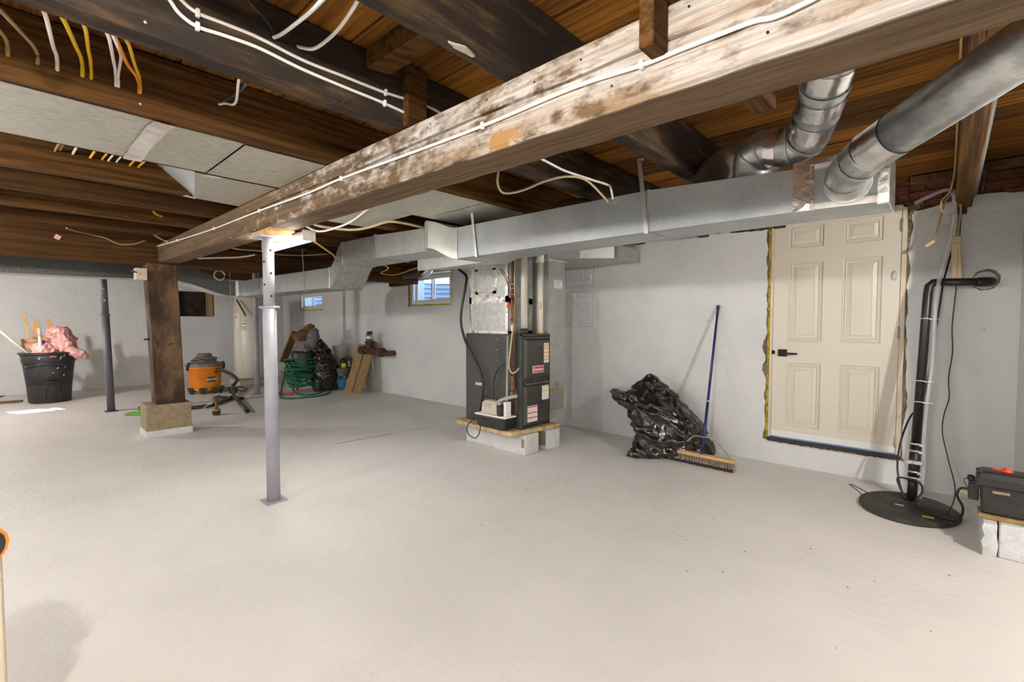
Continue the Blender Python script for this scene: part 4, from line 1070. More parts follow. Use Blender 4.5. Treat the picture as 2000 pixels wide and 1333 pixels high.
MB().cyl((GX, GY), 0.018, 1.44, 1.55, 12).cyl((GX, GY), 0.022, 1.475, 1.515, 8).build('valve_body', 'brass', gp)
MB().box(GX - 0.05, GX - 0.026, GY - 0.03, GY - 0.02, 1.465, 1.53).rod((GX - 0.04, GY - 0.022, 1.5), (GX, GY, 1.5), 0.006).build('valve_handle', 'red_plastic', gp)
MB().cyl((GX, GY), 0.015, 1.39, 1.44, 12).build('nipple', 'brass', gp)
MB().cyl((GX, GY), 0.019, 1.36, 1.395, 12).cyl((GX, GY), 0.026, 1.335, 1.36, 8).cyl((GX, GY), 0.02, 1.32, 1.335, 12).build('union', 'brass', gp)
MB().cyl((GX, GY), 0.017, 1.24, 1.30, 12).build('sealed_thread', 'white_print', gp)
MB().cyl((GX, GY), 0.014, 0.78, 1.24, 12).build('riser', 'iron_rust', gp)
MB().cyl((GX, GY), 0.021, 0.70, 0.79, 12).cyl((GX, GY), 0.015, 0.62, 0.70, 12).cyl((GX, GY), 0.021, 0.575, 0.625, 12).build('drip_leg', 'brass', gp)
MB().rod((GX, GY, 0.74), (GX + 0.03, FY0, 0.72), 0.013).build('branch', 'iron_rust', gp)
mb = MB()
for z in (1.60, 1.66, 1.70): mb.box(GX - 0.018, GX + 0.03, GY - 0.018, GY - 0.014, z, z + 0.005)
mb.build('cable_tie', 'white_print', gp)
def cable(name, label, pts, r, m, cat='cable', group=None, seg=7, n=6):
    o = MB().tube(pts, r, seg, n).build(name, m, None)
    return tag(o, label, cat, group)
cable('thermostat_wire', 'thin brown wire hanging down beside the gas pipe into the furnace', [(-3.30, 3.40, 1.86), (-3.22, 3.42, 1.72), (-3.17, 3.43, 1.55), (-3.15, 3.43, 1.42), (-3.165, 3.44, 1.25), (-3.185, 3.44, 1.0), (-3.19, 3.44, 0.80), (-3.17, 3.455, 0.70), (-3.15, 3.455, 0.6), (-3.145, 3.46, 0.40)], 0.0045, 'cable_brown')
cable('thermostat_wire', 'second thin brown wire looping lower beside the first', [(-3.285, 3.41, 1.86), (-3.205, 3.43, 1.73), (-3.145, 3.44, 1.55), (-3.13, 3.44, 1.40), (-3.15, 3.44, 1.2), (-3.175, 3.45, 0.95), (-3.165, 3.455, 0.72), (-3.135, 3.46, 0.60), (-3.14, 3.48, 0.41)], 0.0045, 'cable_brown')
cable('flexible_conduit', 'cream flexible conduit curving from above into the furnace side', [(-3.19, 3.50, 2.0), (-3.17, 3.47, 1.75), (-3.15, 3.45, 1.5), (-3.16, 3.44, 1.3), (-3.19, 3.43, 1.05), (-3.21, 3.43, 0.90), (-3.18, 3.435, 0.825), (-3.14, 3.45, 0.83), (-3.125, 3.49, 0.87)], 0.0075, 'cable_cream')
cable('drain_tube', 'grey plastic drain tube strapped to the furnace side above the pump', [(-3.255, 3.465, 1.19), (-3.258, 3.462, 0.9), (-3.262, 3.458, 0.6), (-3.275, 3.45, 0.42)], 0.0125, 'grey_pvc', n=4)
cable('refrigerant_line', 'thick black insulated line looping down beside the furnace into the pump', [(-4.35, 3.70, 2.06), (-4.18, 3.62, 1.94), (-3.99, 3.56, 1.85), (-3.955, 3.52, 1.72), (-3.975, 3.48, 1.48), (-3.96, 3.46, 1.30), (-3.88, 3.45, 1.12), (-3.76, 3.45, 0.96), (-3.66, 3.45, 0.83), (-3.60, 3.445, 0.66), (-3.60, 3.43, 0.50), (-3.62, 3.41, 0.37)], 0.0145, 'black_rubber')
cable('power_cable', 'thin black power cord looping from the furnace side to the condensate pump', [(-3.31, 3.47, 0.90), (-3.40, 3.46, 0.83), (-3.45, 3.455, 0.70), (-3.45, 3.45, 0.52), (-3.52, 3.44, 0.45), (-3.60, 3.44, 0.49), (-3.56, 3.44, 0.55), (-3.47, 3.445, 0.50), (-3.47, 3.44, 0.42), (-3.60, 3.40, 0.36), (-3.66, 3.36, 0.30), (-3.72, 3.33, 0.23), (-3.70, 3.325, 0.14), (-3.58, 3.32, 0.12), (-3.52, 3.325, 0.21), (-3.55, 3.35, 0.33)], 0.0055, 'black_rubber')
MB().box(-3.70, -3.60, 3.428, 3.44, 0.655, 0.685).build('line_clip', 'zinc', fu)
# condensate pump
cp = thing('condensate_pump', 'small condensate pump with cream motor on a black tank', 'pump', (-3.38, 3.41, 0.25))
MB().prism([(-3.60, 3.32, 0.372), (-3.16, 3.32, 0.372), (-3.16, 3.49, 0.372), (-3.60, 3.49, 0.372)], (0, 0, 0.014)).build('tank_lid', 'white_print', cp, bevel=0.004)
MB().loft([[(-3.575, 3.335, 0.252), (-3.19, 3.335, 0.252), (-3.19, 3.475, 0.252), (-3.575, 3.475, 0.252)], [(-3.595, 3.325, 0.371), (-3.165, 3.325, 0.371), (-3.165, 3.485, 0.371), (-3.595, 3.485, 0.371)]]).build('tank', 'black_plastic', cp, bevel=0.012, seg=2)
MB().loft([[(-3.53, 3.345, 0.387), (-3.30, 3.345, 0.387), (-3.30, 3.465, 0.387), (-3.53, 3.465, 0.387)], [(-3.52, 3.35, 0.50), (-3.30, 3.35, 0.50), (-3.30, 3.46, 0.50), (-3.52, 3.46, 0.50)], [(-3.49, 3.365, 0.525), (-3.31, 3.365, 0.525), (-3.31, 3.45, 0.525), (-3.49, 3.45, 0.525)]]).build('motor_cover', 'motor_beige', cp, bevel=0.012, seg=2)
mb = MB()
for i in range(6): mb.box(-3.475 + i * 0.018, -3.467 + i * 0.018, 3.343, 3.352, 0.455, 0.50)
mb.build('vent_slot', 'paper_grey', cp)
MB().tube([(-3.27, 3.36, 0.39), (-3.275, 3.36, 0.50), (-3.265, 3.365, 0.545), (-3.10, 3.43, 0.60)], 0.018, 12, 3).build('discharge_elbow', 'grey_pvc', cp)
MB().box(-3.30, -3.235, 3.335, 3.40, 0.387, 0.50).build('check_valve', 'black_plastic', cp, bevel=0.012)
MB().box(-3.225, -3.19, 3.37, 3.44, 0.387, 0.53).build('bracket', 'cable_white', cp)
# plywood base and the blocks under it
py = MB(); rr = random.Random(6)
edge = [(-4.04, 3.42), (-3.72, 3.365), (-3.5, 3.355), (-3.22, 3.335), (-3.11, 3.345), (-3.085, 3.40), (-3.02, 4.04), (-3.99, 4.06)]
py.prism([(x, y, 0.202) for x, y in edge], (0, 0, 0.044))
tag(py.build('plywood_sheet', 'plywood', None, bevel=0.006), 'rough edged plywood board under the furnace', 'board')
def cblock(x0, x1, y0, y1, z1, label, bare=None, z0=0.0):
    t = thing('concrete_block', label, 'concrete block', ((x0 + x1) / 2, (y0 + y1) / 2, 0), 'grey painted blocks under the furnace')
    MB().box(x0, x1, y0, y1, z0, z1).build('block', 'painted_block', t, bevel=0.006)
    if bare: MB().box(*bare).build('bare_patch', 'bare_block', t)
cblock(-3.475, -3.04, 3.485, 3.70, 0.2, 'front right grey concrete block under the furnace, bare patch at its corner', (-3.09, -3.05, 3.4835, 3.4855, 0.075, 0.16))
cblock(-3.93, -3.481, 3.50, 3.70, 0.2, 'front left grey concrete block under the furnace')
cblock(-3.475, -3.015, 3.80, 4.02, 0.2, 'rear right grey concrete block under the furnace', (-3.45, -3.03, 3.7985, 3.8005, 0.04, 0.195))
cblock(-3.93, -3.481, 3.80, 4.02, 0.2, 'rear left grey concrete block under the furnace')
# return drop behind the furnace
rt = thing('return_duct', 'pale grey return air duct standing between the furnace and the wall', 'duct', (-3.3, 4.12, 0))
RX, RY0, RY1 = -3.15, 3.985, 4.285
MB().box(-3.62, RX, RY0, RY1, 0.62, 2.08).build('drop', 'galvanised_dull', rt)
secs = []
for i in range(9):
    a = math.pi / 2 * i / 8; z = 0.62 - math.sin(a) * 0.36; y1 = RY1 - (1 - math.cos(a)) * 0.22
    secs.append([(-3.62, RY0, z), (RX, RY0, z), (RX, y1, z), (-3.62, y1, z)])
MB().loft(secs).build('shoe', 'galvanised_dull', rt)
e = 0.003
for z in (0.78, 1.63, 1.84): MB().box(-3.62, RX + e, RY0 - e, RY1 + e, z - 0.02, z + 0.02).build('joint_band', 'galvanised_dull', rt)
dk = MB().box(RX, RX + 0.002, RY0, RY0 + 0.04, 0.36, 0.60).box(RX, RX + 0.002, RY1 - 0.06, RY1 - 0.02, 0.36, 0.60).box(RX, RX + 0.002, RY0 + 0.04, RY1 - 0.06, 0.36, 0.40).box(RX, RX + 0.002, RY0 + 0.04, RY1 - 0.06, 0.56, 0.60).box(RX, RX + 0.002, RY0 + 0.14, RY0 + 0.18, 0.6, 0.66)
dk.build('dirty_tape', 'bare_block', rt)
MB().box(RX, RX + 0.003, RY0 + 0.06, RY1 - 0.09, 0.41, 0.55).build('filter_cover', 'galvanised_bright', rt)
lb = MB().box(RX, RX + 0.0012, RY0 + 0.10, RY0 + 0.245, 1.70, 1.79).build('service_label', 'white_print', rt)
lx = MB()
for i, w in enumerate((0.12, 0.09, 0.1, 0.08, 0.11)): lx.box(RX + 0.0013, RX + 0.0017, RY0 + 0.112, RY0 + 0.112 + w, 1.777 - i * 0.016, 1.782 - i * 0.016)
lx.build('printed_text', 'blue_print', lb)
ht = thing('return_duct', 'flat horizontal return duct under the ceiling right of the furnace', 'duct', (-3.0, 4.3, 2.0))
outl = [(-3.62, 3.97), (-3.15, 3.97), (-2.86, 4.15), (-2.58, 4.40), (-2.56, 4.86), (-3.62, 4.86)]
MB().prism([(x, y, 2.0) for x, y in outl], (0, 0, 0.13)).build('plenum_box', 'galvanised_dull', ht)
MB().box(-2.60, -2.55, 4.39, 4.87, 1.994, 2.135).build('end_cap', 'galvanised_dull', ht)
MB().box(-3.63, -3.13, 3.968, 4.30, 1.985, 2.005).build('matte_seal', 'matte_tape', ht)
# dark pipes along the wall by window 1
wl = MB().tube([(-8.6, 4.62, 2.14), (-7.5, 4.62, 2.13), (-6.55, 4.62, 2.12), (-6.2, 4.62, 2.12)], 0.065, 18)
tag(wl.build('wrapped_pipe', 'insulation_wrap', None), 'dark wrapped pipe along the wall in front of the window by the furnace', 'pipe')
ef = MB().tube([(-6.2, 4.62, 2.12), (-6.10, 4.62, 2.13), (-6.05, 4.62, 2.20), (-6.05, 4.62, 2.36)], 0.07, 18, 4)
tag(ef.build('flue_elbow', 'foil_tape', None), 'crumpled foil elbow hanging over the window by the furnace', 'duct')
st = MB().box(-7.5, -6.985, YF - 0.09, YF - 0.001, 1.98, 2.16)
tag(st.build('wall_timber', 'joist_wood', None, bevel=0.006), 'dark timber offcut on the wall left of the window by the furnace', 'timber')
dp = MB().tube([(-4.50, 4.1, 2.08), (-4.3, 3.95, 2.03), (-4.14, 3.83, 1.93), (-3.99, 3.75, 1.86), (-3.9, 3.7, 1.84)], 0.034, 14, 4)
tag(dp.build('insulated_pipe', 'black_rubber', None), 'black foam insulated pipe entering the plenum from the left', 'pipe')

# ------------------------------------------------------------------ rubbish bag, broom
def crumple(name, m, rings, seg, amp, seed, parent=None, freq=2.6, ang=0.0, zmin=None):
    """rings: (cx, cy, z, rx, ry); a thin skin thrown into sharp folds (ridges along cell borders)"""
    def lerp_ring(t):
        f = t * (len(rings) - 1); i = min(int(f), len(rings) - 2); u = f - i; u = u * u * (3 - 2 * u)
        return [rings[i][k] * (1 - u) + rings[i + 1][k] * u for k in range(5)]
    rows = len(rings) * 8; vs = []; ca, sa = math.cos(ang), math.sin(ang)
    size = max(r[3] for r in rings)
    for j in range(rows + 1):
        cx, cy, z, rx, ry = lerp_ring(j / rows)
        for k in range(seg):
            a = 2 * math.pi * k / seg
            q = Vector((math.cos(a) * rx, math.sin(a) * ry, z)) / size
            wv = Vector((mnoise.noise(q * 1.7 + Vector((seed, 1, 2))), mnoise.noise(q * 1.7 + Vector((5, seed, 2))), mnoise.noise(q * 1.7 + Vector((9, 1, seed)))))
            d1 = mnoise.voronoi((q + wv * 0.35) * freq * 0.62 + Vector((seed * 3.1, 0, 0)))[0][0]
            d2 = mnoise.voronoi((q + wv * 0.3) * freq * 1.7 + Vector((0, seed * 1.7, 0)))[0][0]
            d3 = 1 - 2 * abs(mnoise.noise(Vector((q.x * 6, q.y * 6, q.z * 3 + seed))))
            w = amp * (0.95 * (d1 - 0.45) + 0.55 * (d2 - 0.4) + 0.22 * d3)
            s_ = min(1.0, rx / (size * 0.35))
            ex, ey = math.cos(a) * (rx + w * s_), math.sin(a) * (ry + w * s_)
            zz = z + (amp * 0.5 * mnoise.noise(q * 2.3 + Vector((3, 3, seed))) * s_ if 0 < j < rows else 0)
            if zmin is not None: zz = max(zmin, zz)
            vs.append((cx + ex * ca - ey * sa, cy + ex * sa + ey * ca, zz))
    fs = [(j * seg + k, j * seg + (k + 1) % seg, (j + 1) * seg + (k + 1) % seg, (j + 1) * seg + k) for j in range(rows) for k in range(seg)]
    mb = MB(); mb.add(vs, fs, True)
    mb.f.append(tuple(reversed(range(seg)))); mb.sm.append(False); mb.f.append(tuple(rows * seg + k for k in range(seg))); mb.sm.append(False)
    return mb.build(name, m, parent)
gb = thing('rubbish_bag', 'full shiny black rubbish bag slumped against the wall behind the broom', 'rubbish bag', (-2.05, 4.5, 0))
BA = 0.72
crumple('bag_body', 'bag_plastic', [(-1.98, 4.505, 0.003, 0.30, 0.13), (-1.98, 4.505, 0.03, 0.36, 0.18), (-1.99, 4.515, 0.12, 0.36, 0.20), (-2.01, 4.525, 0.22, 0.33, 0.20), (-2.07, 4.525, 0.32, 0.31, 0.19), (-2.13, 4.525, 0.42, 0.29, 0.18), (-2.18, 4.525, 0.50, 0.27, 0.165), (-2.22, 4.535, 0.58, 0.23, 0.145), (-2.24, 4.535, 0.66, 0.15, 0.11), (-2.24, 4.525, 0.73, 0.09, 0.07), (-2.235, 4.515, 0.785, 0.03, 0.03), (-2.23, 4.515, 0.80, 0.004, 0.004)], 96, 0.10, 3, gb, ang=BA, zmin=0.003)
crumple('bag_ear', 'bag_plastic', [(-2.30, 4.455, 0.44, 0.15, 0.11), (-2.38, 4.425, 0.50, 0.15, 0.10), (-2.46, 4.395, 0.555, 0.11, 0.07), (-2.52, 4.375, 0.60, 0.07, 0.045), (-2.545, 4.365, 0.625, 0.01, 0.01)], 40, 0.06, 5, gb, ang=BA)
crumple('bag_foot', 'bag_plastic', [(-2.17, 4.315, 0.003, 0.18, 0.12), (-2.16, 4.325, 0.05, 0.16, 0.11), (-2.13, 4.355, 0.11, 0.11, 0.09), (-2.08, 4.385, 0.17, 0.04, 0.04)], 40, 0.06, 6, gb, ang=BA, zmin=0.003)

br = thing('push_broom', 'push broom with blue handle leaning on the wall beside the rubbish bag', 'broom', (-1.64, 4.38, 0))
HX0, HX1 = -1.935, -1.345
bA, bB = Vector((HX0, 4.365, 0.094)), Vector((HX1, 4.345, 0.094))
MB().bar(bA, bB, 0.062, 0.030).build('head_block', 'broom_wood', br, bevel=0.006, seg=2)
mb = MB(); rr = random.Random(12)
for i in range(34):
    t = (i + 0.5) / 34; c = bA.lerp(bB, t)
    for row in (-0.022, -0.007, 0.008, 0.022):
        jx, jy = rr.uniform(-0.006, 0.006), rr.uniform(-0.006, 0.006)
        mb.tube([(c.x, c.y + row, 0.08), (c.x + jx, c.y + row * 1.25 + jy, 0.038)], [0.0055, 0.008], 5)
mb.build('upper_bristles', 'bristle_grey', br)
mb = MB(); rings = []
for i in range(46):
    t = i / 45; c = bA.lerp(bB, t); j = lambda: rr.uniform(-0.004, 0.004)
    rings.append([(c.x, c.y - 0.036 + j(), 0.002 + abs(j())), (c.x, c.y + 0.036 + j(), 0.002 + abs(j())), (c.x, c.y + 0.030 + j(), 0.045), (c.x, c.y - 0.030 + j(), 0.045)])
mb.loft(rings).build('lower_bristles', 'bristle_dark', br)
mb = MB()
for t in (0.0, 1.0):
    c = bA.lerp(bB, t)
    for k in range(40): mb.tube([(c.x + rr.uniform(-0.004, 0.004), c.y + rr.uniform(-0.03, 0.03), 0.05), (c.x + rr.uniform(-0.008, 0.008), c.y + rr.uniform(-0.036, 0.036), 0.005)], 0.0018, 3)
for k in range(150):
    t = rr.random(); c = bA.lerp(bB, t); mb.tube([(c.x, c.y - 0.030, 0.05), (c.x + rr.uniform(-0.006, 0.006), c.y - 0.037, 0.030)], 0.0015, 3)
mb.build('edge_bristles', 'broom_wood', br)
h0 = Vector((-1.632, 4.358, 0.10)); h1 = Vector((-1.692, YF - 0.016, 1.495))
MB().tube([h0, h0.lerp(h1, 0.34)], 0.0135, 14).build('lower_handle', 'broom_blue', br)
MB().tube([h0.lerp(h1, 0.34), h0.lerp(h1, 0.94)], 0.0120, 14).build('upper_handle', 'broom_blue', br)
MB().tube([h0.lerp(h1, 0.335), h0.lerp(h1, 0.345)], 0.0145, 14).build('joint_ring', 'zinc', br)
MB().tube([h0.lerp(h1, 0.935), h0.lerp(h1, 0.998), h1], [0.0135, 0.0135, 0.008], 14).build('grip_cap', 'black_plastic', br)
hm = h0.lerp(h1, 0.105)
for e_, sx in ((bA.lerp(bB, 0.12), -1), (bA.lerp(bB, 0.95), 1)):
    MB().tube([(e_.x, e_.y + 0.01, 0.105), (hm.x + sx * 0.11, hm.y - 0.005, hm.z - 0.03 + 0.02), (hm.x + sx * 0.06, hm.y - 0.018, hm.z + 0.012), (hm.x, hm.y - 0.02, hm.z + 0.012)], 0.006, 8, 4).build('brace', 'furnace_edge', br)

# ------------------------------------------------------------------ sump, discharge pipe, cords
su = thing('sump_cover', 'round black sump pit cover on the floor in the right corner', 'sump cover', (-0.17, 4.31, 0))
rings = []; rr = random.Random(14)
for r, z in ((0.325, 0.0), (0.335, 0.008), (0.335, 0.022), (0.322, 0.030), (0.20, 0.030), (0.02, 0.030)):
    rings.append([(-0.17 + math.cos(2 * math.pi * k / 40) * r * 0.83 * (1 + (0.015 * mnoise.noise((k * 0.7, 1, 1)) if r > 0.3 else 0)), 4.30 + math.sin(2 * math.pi * k / 40) * r * 0.98, z) for k in range(40)])
MB().loft(rings).build('lid', 'lid_black', su)
MB().tube([(-0.41, 4.42, 0.03), (-0.46, 4.40, 0.06), (-0.52, 4.37, 0.085), (-0.45, 4.33, 0.05), (-0.42, 4.30, 0.02)], 0.003, 6, 3).build('wire_handle', 'black_metal', su)
MB().box(-0.09, -0.03, 4.12, 4.15, 0.0302, 0.0312).build('yellow_label', 'yellow_print', su)
MB().box(-0.24, -0.19, 4.27, 4.29, 0.0302, 0.0312).build('white_label', 'paper_grey', su)
dc = thing('discharge_pipe', 'black sump discharge pipe rising beside the door and bending into the wall', 'pipe', (-0.157, 4.45, 0.03))
d0 = Vector((-0.157, 4.45, 0.03)); d1 = Vector((-0.112, 4.71, 1.56))
PR = 0.029
f = lambda t: d0.lerp(d1, t)
MB().tube([d0, f(0.16)], PR, 18).build('lower_pipe', 'black_pipe', dc)
MB().tube([f(0.225), f(0.985), d1 + Vector((0.006, 0.008, 0.035)), d1 + Vector((0.03, 0.012, 0.058)), d1 + Vector((0.07, 0.02, 0.062))], PR, 18).build('upper_pipe', 'black_pipe', dc)
MB().tube([d1 + Vector((0.06, 0.018, 0.062)), (0.175, 4.75, 1.612)], PR * 0.98, 18).build('cross_pipe', 'black_pipe', dc)
MB().tube([(0.150, 4.75, 1.612), (0.195, 4.76, 1.612), (0.222, 4.80, 1.614), (0.222, 4.895, 1.618)], PR * 1.15, 18, 4).build('wall_elbow', 'black_pipe', dc)
MB().tube([f(0.085), f(0.27)], PR * 1.17, 18).tube([f(0.15), f(0.205)], PR * 1.05, 18).build('rubber_check_valve', 'black_rubber', dc)
for t in (0.10, 0.128, 0.225, 0.258):
    MB().tube([f(t), f(t + 0.009)], PR * 1.24, 18).box(f(t).x + 0.02, f(t).x + 0.042, f(t).y - 0.03, f(t).y - 0.015, f(t).z - 0.002, f(t).z + 0.014).build('hose_clamp', 'zinc', dc)
MB().box(f(0.18).x - 0.05, f(0.18).x + 0.05, f(0.18).y - 0.038, f(0.18).y - 0.01, f(0.18).z - 0.014, f(0.18).z + 0.016).build('valve_clamp', 'zinc', dc, bevel=0.004)
MB().lathe((f(0.18).x - 0.01, f(0.18).y - 0.0385, f(0.18).z), [(0.006, 0), (0.005, -0.002), (0.0001, -0.002)], 8, axis='y').build('red_screw', 'red_plastic', dc)
for t in (0.46, 0.56, 0.86):
    MB().tube([f(t), f(t + 0.003)], PR * 1.06, 18).tube([f(t) + Vector((0.02, -0.02, 0)), f(t) + Vector((0.075, -0.01, 0.004))], 0.0025, 6).build('cable_tie', 'white_print', dc)
fg = MB().lathe((0.195, YF, 1.630), [(0.066, 0.0), (0.066, -0.010), (0.060, -0.014), (0.058, -0.024), (0.046, -0.024), (0.042, -0.006), (0.0001, -0.006)], 28, axis='y')
tag(fg.build('wall_sleeve', 'sleeve_white', None), 'white pipe sleeve in the wall where the black pipe exits', 'pipe sleeve')
hl = MB(); rr = random.Random(17); ring_a = []; ring_b = []
for k in range(28):
    a = 2 * math.pi * k / 28; ring_a.append((0.195 + math.cos(a) * 0.062, YF - 0.003, 1.630 + math.sin(a) * 0.062)); q = 0.069 + rr.uniform(0.0, 0.006) + 0.014 * max(0, math.sin(a + 0.5)); ring_b.append((0.195 + math.cos(a) * q, YF - 0.0015, 1.630 + math.sin(a) * q))
hl.loft([ring_a, ring_b], cap=False).build('broken_hole_edge', 'bare_parging', wall_front)

cable('clear_drain_tube', 'clear plastic tube running along the ceiling and down beside the black discharge pipe', [(-0.20, 4.62, 2.205), (-0.12, 4.60, 2.24), (-0.03, 4.58, 2.265), (0.005, 4.60, 2.245), (0.018, 4.66, 2.14), (0.0, 4.70, 1.95), (-0.035, 4.70, 1.75), (-0.065, 4.68, 1.5), (-0.068, 4.66, 1.2), (-0.082, 4.62, 0.9), (-0.105, 4.56, 0.55), (-0.10, 4.50, 0.25), (-0.115, 4.46, 0.05)], 0.014, 'clear_tube', 'tube', seg=12)
cable('pump_cable', 'black pump cord hanging straight from the outlet behind the clear tube', [(0.045, YF - 0.05, 2.13), (0.035, YF - 0.05, 2.0), (0.0, YF - 0.06, 1.8), (-0.03, YF - 0.07, 1.62), (-0.05, YF - 0.09, 1.4), (-0.085, YF - 0.11, 1.0), (-0.125, YF - 0.16, 0.72), (-0.19, 4.66, 0.60), (-0.235, 4.58, 0.42), (-0.245, 4.50, 0.25), (-0.22, 4.44, 0.12), (-0.19, 4.42, 0.034)], 0.0065, 'black_rubber', 'cord')
cable('alarm_wire', 'thin black wire wandering down the wall to the battery charger', [(0.055, YF - 0.02, 2.12), (0.05, YF - 0.03, 1.9), (0.043, YF - 0.04, 1.62), (0.028, YF - 0.02, 1.3), (0.035, YF - 0.03, 1.1), (0.018, YF - 0.02, 0.9), (0.025, YF - 0.03, 0.75), (0.0, YF - 0.04, 0.62), (-0.005, 4.75, 0.5), (0.03, 4.5, 0.36), (0.065, 4.22, 0.25), (0.06, 4.18, 0.15), (0.03, 4.20, 0.06), (0.0, 4.22, 0.034)], 0.0035, 'black_rubber', 'wire')
cable('charger_cable', 'thick black cord curling from the charger onto the sump cover', [(0.125, 4.10, 0.275), (0.09, 4.10, 0.27), (0.075, 4.10, 0.22), (0.105, 4.12, 0.14), (0.09, 4.14, 0.06), (0.04, 4.16, 0.038), (-0.05, 4.2, 0.038), (-0.13, 4.33, 0.05), (-0.10, 4.38, 0.12), (-0.11, 4.42, 0.17), (-0.17, 4.45, 0.18), (-0.24, 4.47, 0.17), (-0.21, 4.44, 0.08), (-0.18, 4.43, 0.036)], 0.007, 'black_rubber', 'cord')
ob = MB().box(0.035, 0.085, YF - 0.045, YF - 0.002, 2.13, 2.215)
tag(ob.build('plug_adapter', 'black_plastic', None, bevel=0.004), 'black plug adapter high on the wall behind the cords', 'plug')
fo = MB().box(0.015, 0.032, YF - 0.068, YF - 0.05, 1.93, 1.99); tag(fo.build('foil_joint', 'foil_tape', None), 'foil wrapped joint on the hanging black cord', 'tape')
# beige alarm box hanging on its cord
al = thing('water_alarm', 'beige water alarm box hanging on a cord in front of the black pipe', 'alarm', (0.045, 4.76, 1.6))
MB().loft([[(0.018, 4.735, 1.60), (0.072, 4.735, 1.60), (0.072, 4.775, 1.60), (0.018, 4.775, 1.60)], [(0.005, 4.735, 1.90), (0.058, 4.735, 1.90), (0.058, 4.775, 1.90), (0.005, 4.775, 1.90)]]).build('case', 'beige_plastic', al, bevel=0.006, seg=2)
MB().box(0.002, 0.060, 4.732, 4.778, 1.90, 1.955).build('cap', 'beige_plastic', al, bevel=0.006)
MB().lathe((0.003, 4.75, 1.875), [(0.008, 0), (0.007, -0.008), (0.0001, -0.008)], 10, axis='x').build('button', 'red_plastic', al)
MB().box(0.042, 0.046, 4.7335, 4.7352, 1.61, 1.86).build('seam', 'cable_tan', al)
MB().tube([(0.035, 4.755, 1.95), (0.045, 4.75, 2.05), (0.05, 4.74, 2.16), (0.03, 4.72, 2.235), (0.0, 4.70, 2.25), (-0.035, 4.69, 2.20), (-0.058, 4.69, 2.08), (-0.075, 4.69, 1.97), (-0.09, 4.69, 1.915)], 0.007, 8, 5).build('cord', 'cord_beige', al)
pg = MB().bar((-0.085, 4.69, 1.925), (-0.135, 4.69, 1.89), 0.024, 0.022).build('cord_plug', 'beige_plastic', al, bevel=0.004)
MB().bar((-0.135, 4.69, 1.894), (-0.15, 4.69, 1.884), 0.003, 0.006).build('prong', 'zinc', pg)
mb = MB().box(-0.012, 0.022, 4.585, 4.60, 2.235, 2.243).box(-0.012, 0.022, 4.585, 4.60, 2.250, 2.258); tag(mb.build('cable_staple', 'zinc', None), 'pair of metal staples holding the clear tube to the joist', 'staple')
cable('joist_wire', 'tan wire running along the right joist and looping beside the clear tube', [(0.012, 1.7, 2.40), (0.012, 2.3, 2.38), (0.012, 3.0, 2.30), (0.012, 3.6, 2.27), (0.010, 4.1, 2.28), (0.0, 4.45, 2.27), (-0.015, 4.58, 2.24), (-0.05, 4.60, 2.20), (-0.055, 4.60, 2.14), (-0.03, 4.62, 2.10), (0.02, 4.64, 2.10)], 0.0055, 'cable_tan', 'wire')
cable('joist_wire', 'grey conduit on the far side of the right joist', [(0.125, 1.6, 2.35), (0.125, 3.0, 2.30), (0.125, 4.85, 2.26)], 0.012, 'grey_pvc', 'wire', n=2)
tag(MB().box(-0.24, 0.0, 4.80, 4.895, 2.395, 2.452).build('sill_plate', 'post_wood', None, bevel=0.004), 'weathered sill board on the bricks left of the right joist', 'timber')
tag(MB().box(0.13, 0.60, 4.72, 4.80, 2.40, 2.452).build('sill_plate', 'post_wood', None, bevel=0.004), 'weathered sill board on the bricks right of the right joist', 'timber')

# ------------------------------------------------------------------ battery box with charger
bb = thing('battery_box', 'black plastic battery box with red cap on the ledge', 'battery box', (0.36, 3.95, 0.195))
def rbox(x0, x1, y0, y1, z): return [(x0, y0, z), (x1, y0, z), (x1, y1, z), (x0, y1, z)]
MB().loft([rbox(0.175, 0.53, 3.83, 3.965, 0.215), rbox(0.165, 0.535, 3.82, 3.970, 0.385)]).build('tub', 'black_plastic', bb, bevel=0.014, seg=3)
MB().loft([rbox(0.148, 0.55, 3.81, 3.974, 0.375), rbox(0.150, 0.55, 3.812, 3.974, 0.425), rbox(0.160, 0.545, 3.825, 3.970, 0.452), rbox(0.185, 0.53, 3.85, 3.955, 0.462)]).build('lid', 'black_plastic', bb, bevel=0.012, seg=3)
MB().box(0.215, 0.285, 3.8115, 3.83, 0.345, 0.36).build('handle_slot', 'bare_block', bb, bevel=0.002)
for y in (3.85, 3.935): MB().lathe((0.166, y, 0.44), [(0.017, 0.0), (0.017, 0.012), (0.011, 0.012), (0.009, 0.004), (0.0001, 0.004)], 14).build('vent_pocket', 'black_rubber', bb)
rc = MB().lathe((0.275, 3.90, 0.462), [(0.026, 0.0), (0.026, 0.006), (0.017, 0.010), (0.016, 0.02), (0.0001, 0.022)], 18).build('red_cap', 'red_plastic', bb)
MB().prism([(0.215, 3.905, 0.463), (0.262, 3.88, 0.463), (0.262, 3.92, 0.463), (0.235, 3.925, 0.463)], (0, 0, 0.006)).build('red_tab', 'red_plastic', rc)
pad = MB().box(0.16, 0.56, 3.805, 3.977, 0.193, 0.214); tag(pad.build('wooden_pad', 'lumber', None, bevel=0.003), 'thin wooden pad between the ledge and the battery box', 'board')
tag(MB().box(0.18, 0.195, 3.979, 4.03, 0.22, 0.36).build('foam_sheet', 'white_print', None), 'white sheet edge sticking out behind the battery box', 'sheet')
ch = thing('battery_charger', 'small black charger with tiny lights hanging at the left of the battery box', 'charger', (0.14, 3.95, 0.28))
MB().box(0.118, 0.163, 3.86, 3.955, 0.275, 0.375).build('case', 'black_plastic', ch, bevel=0.004)
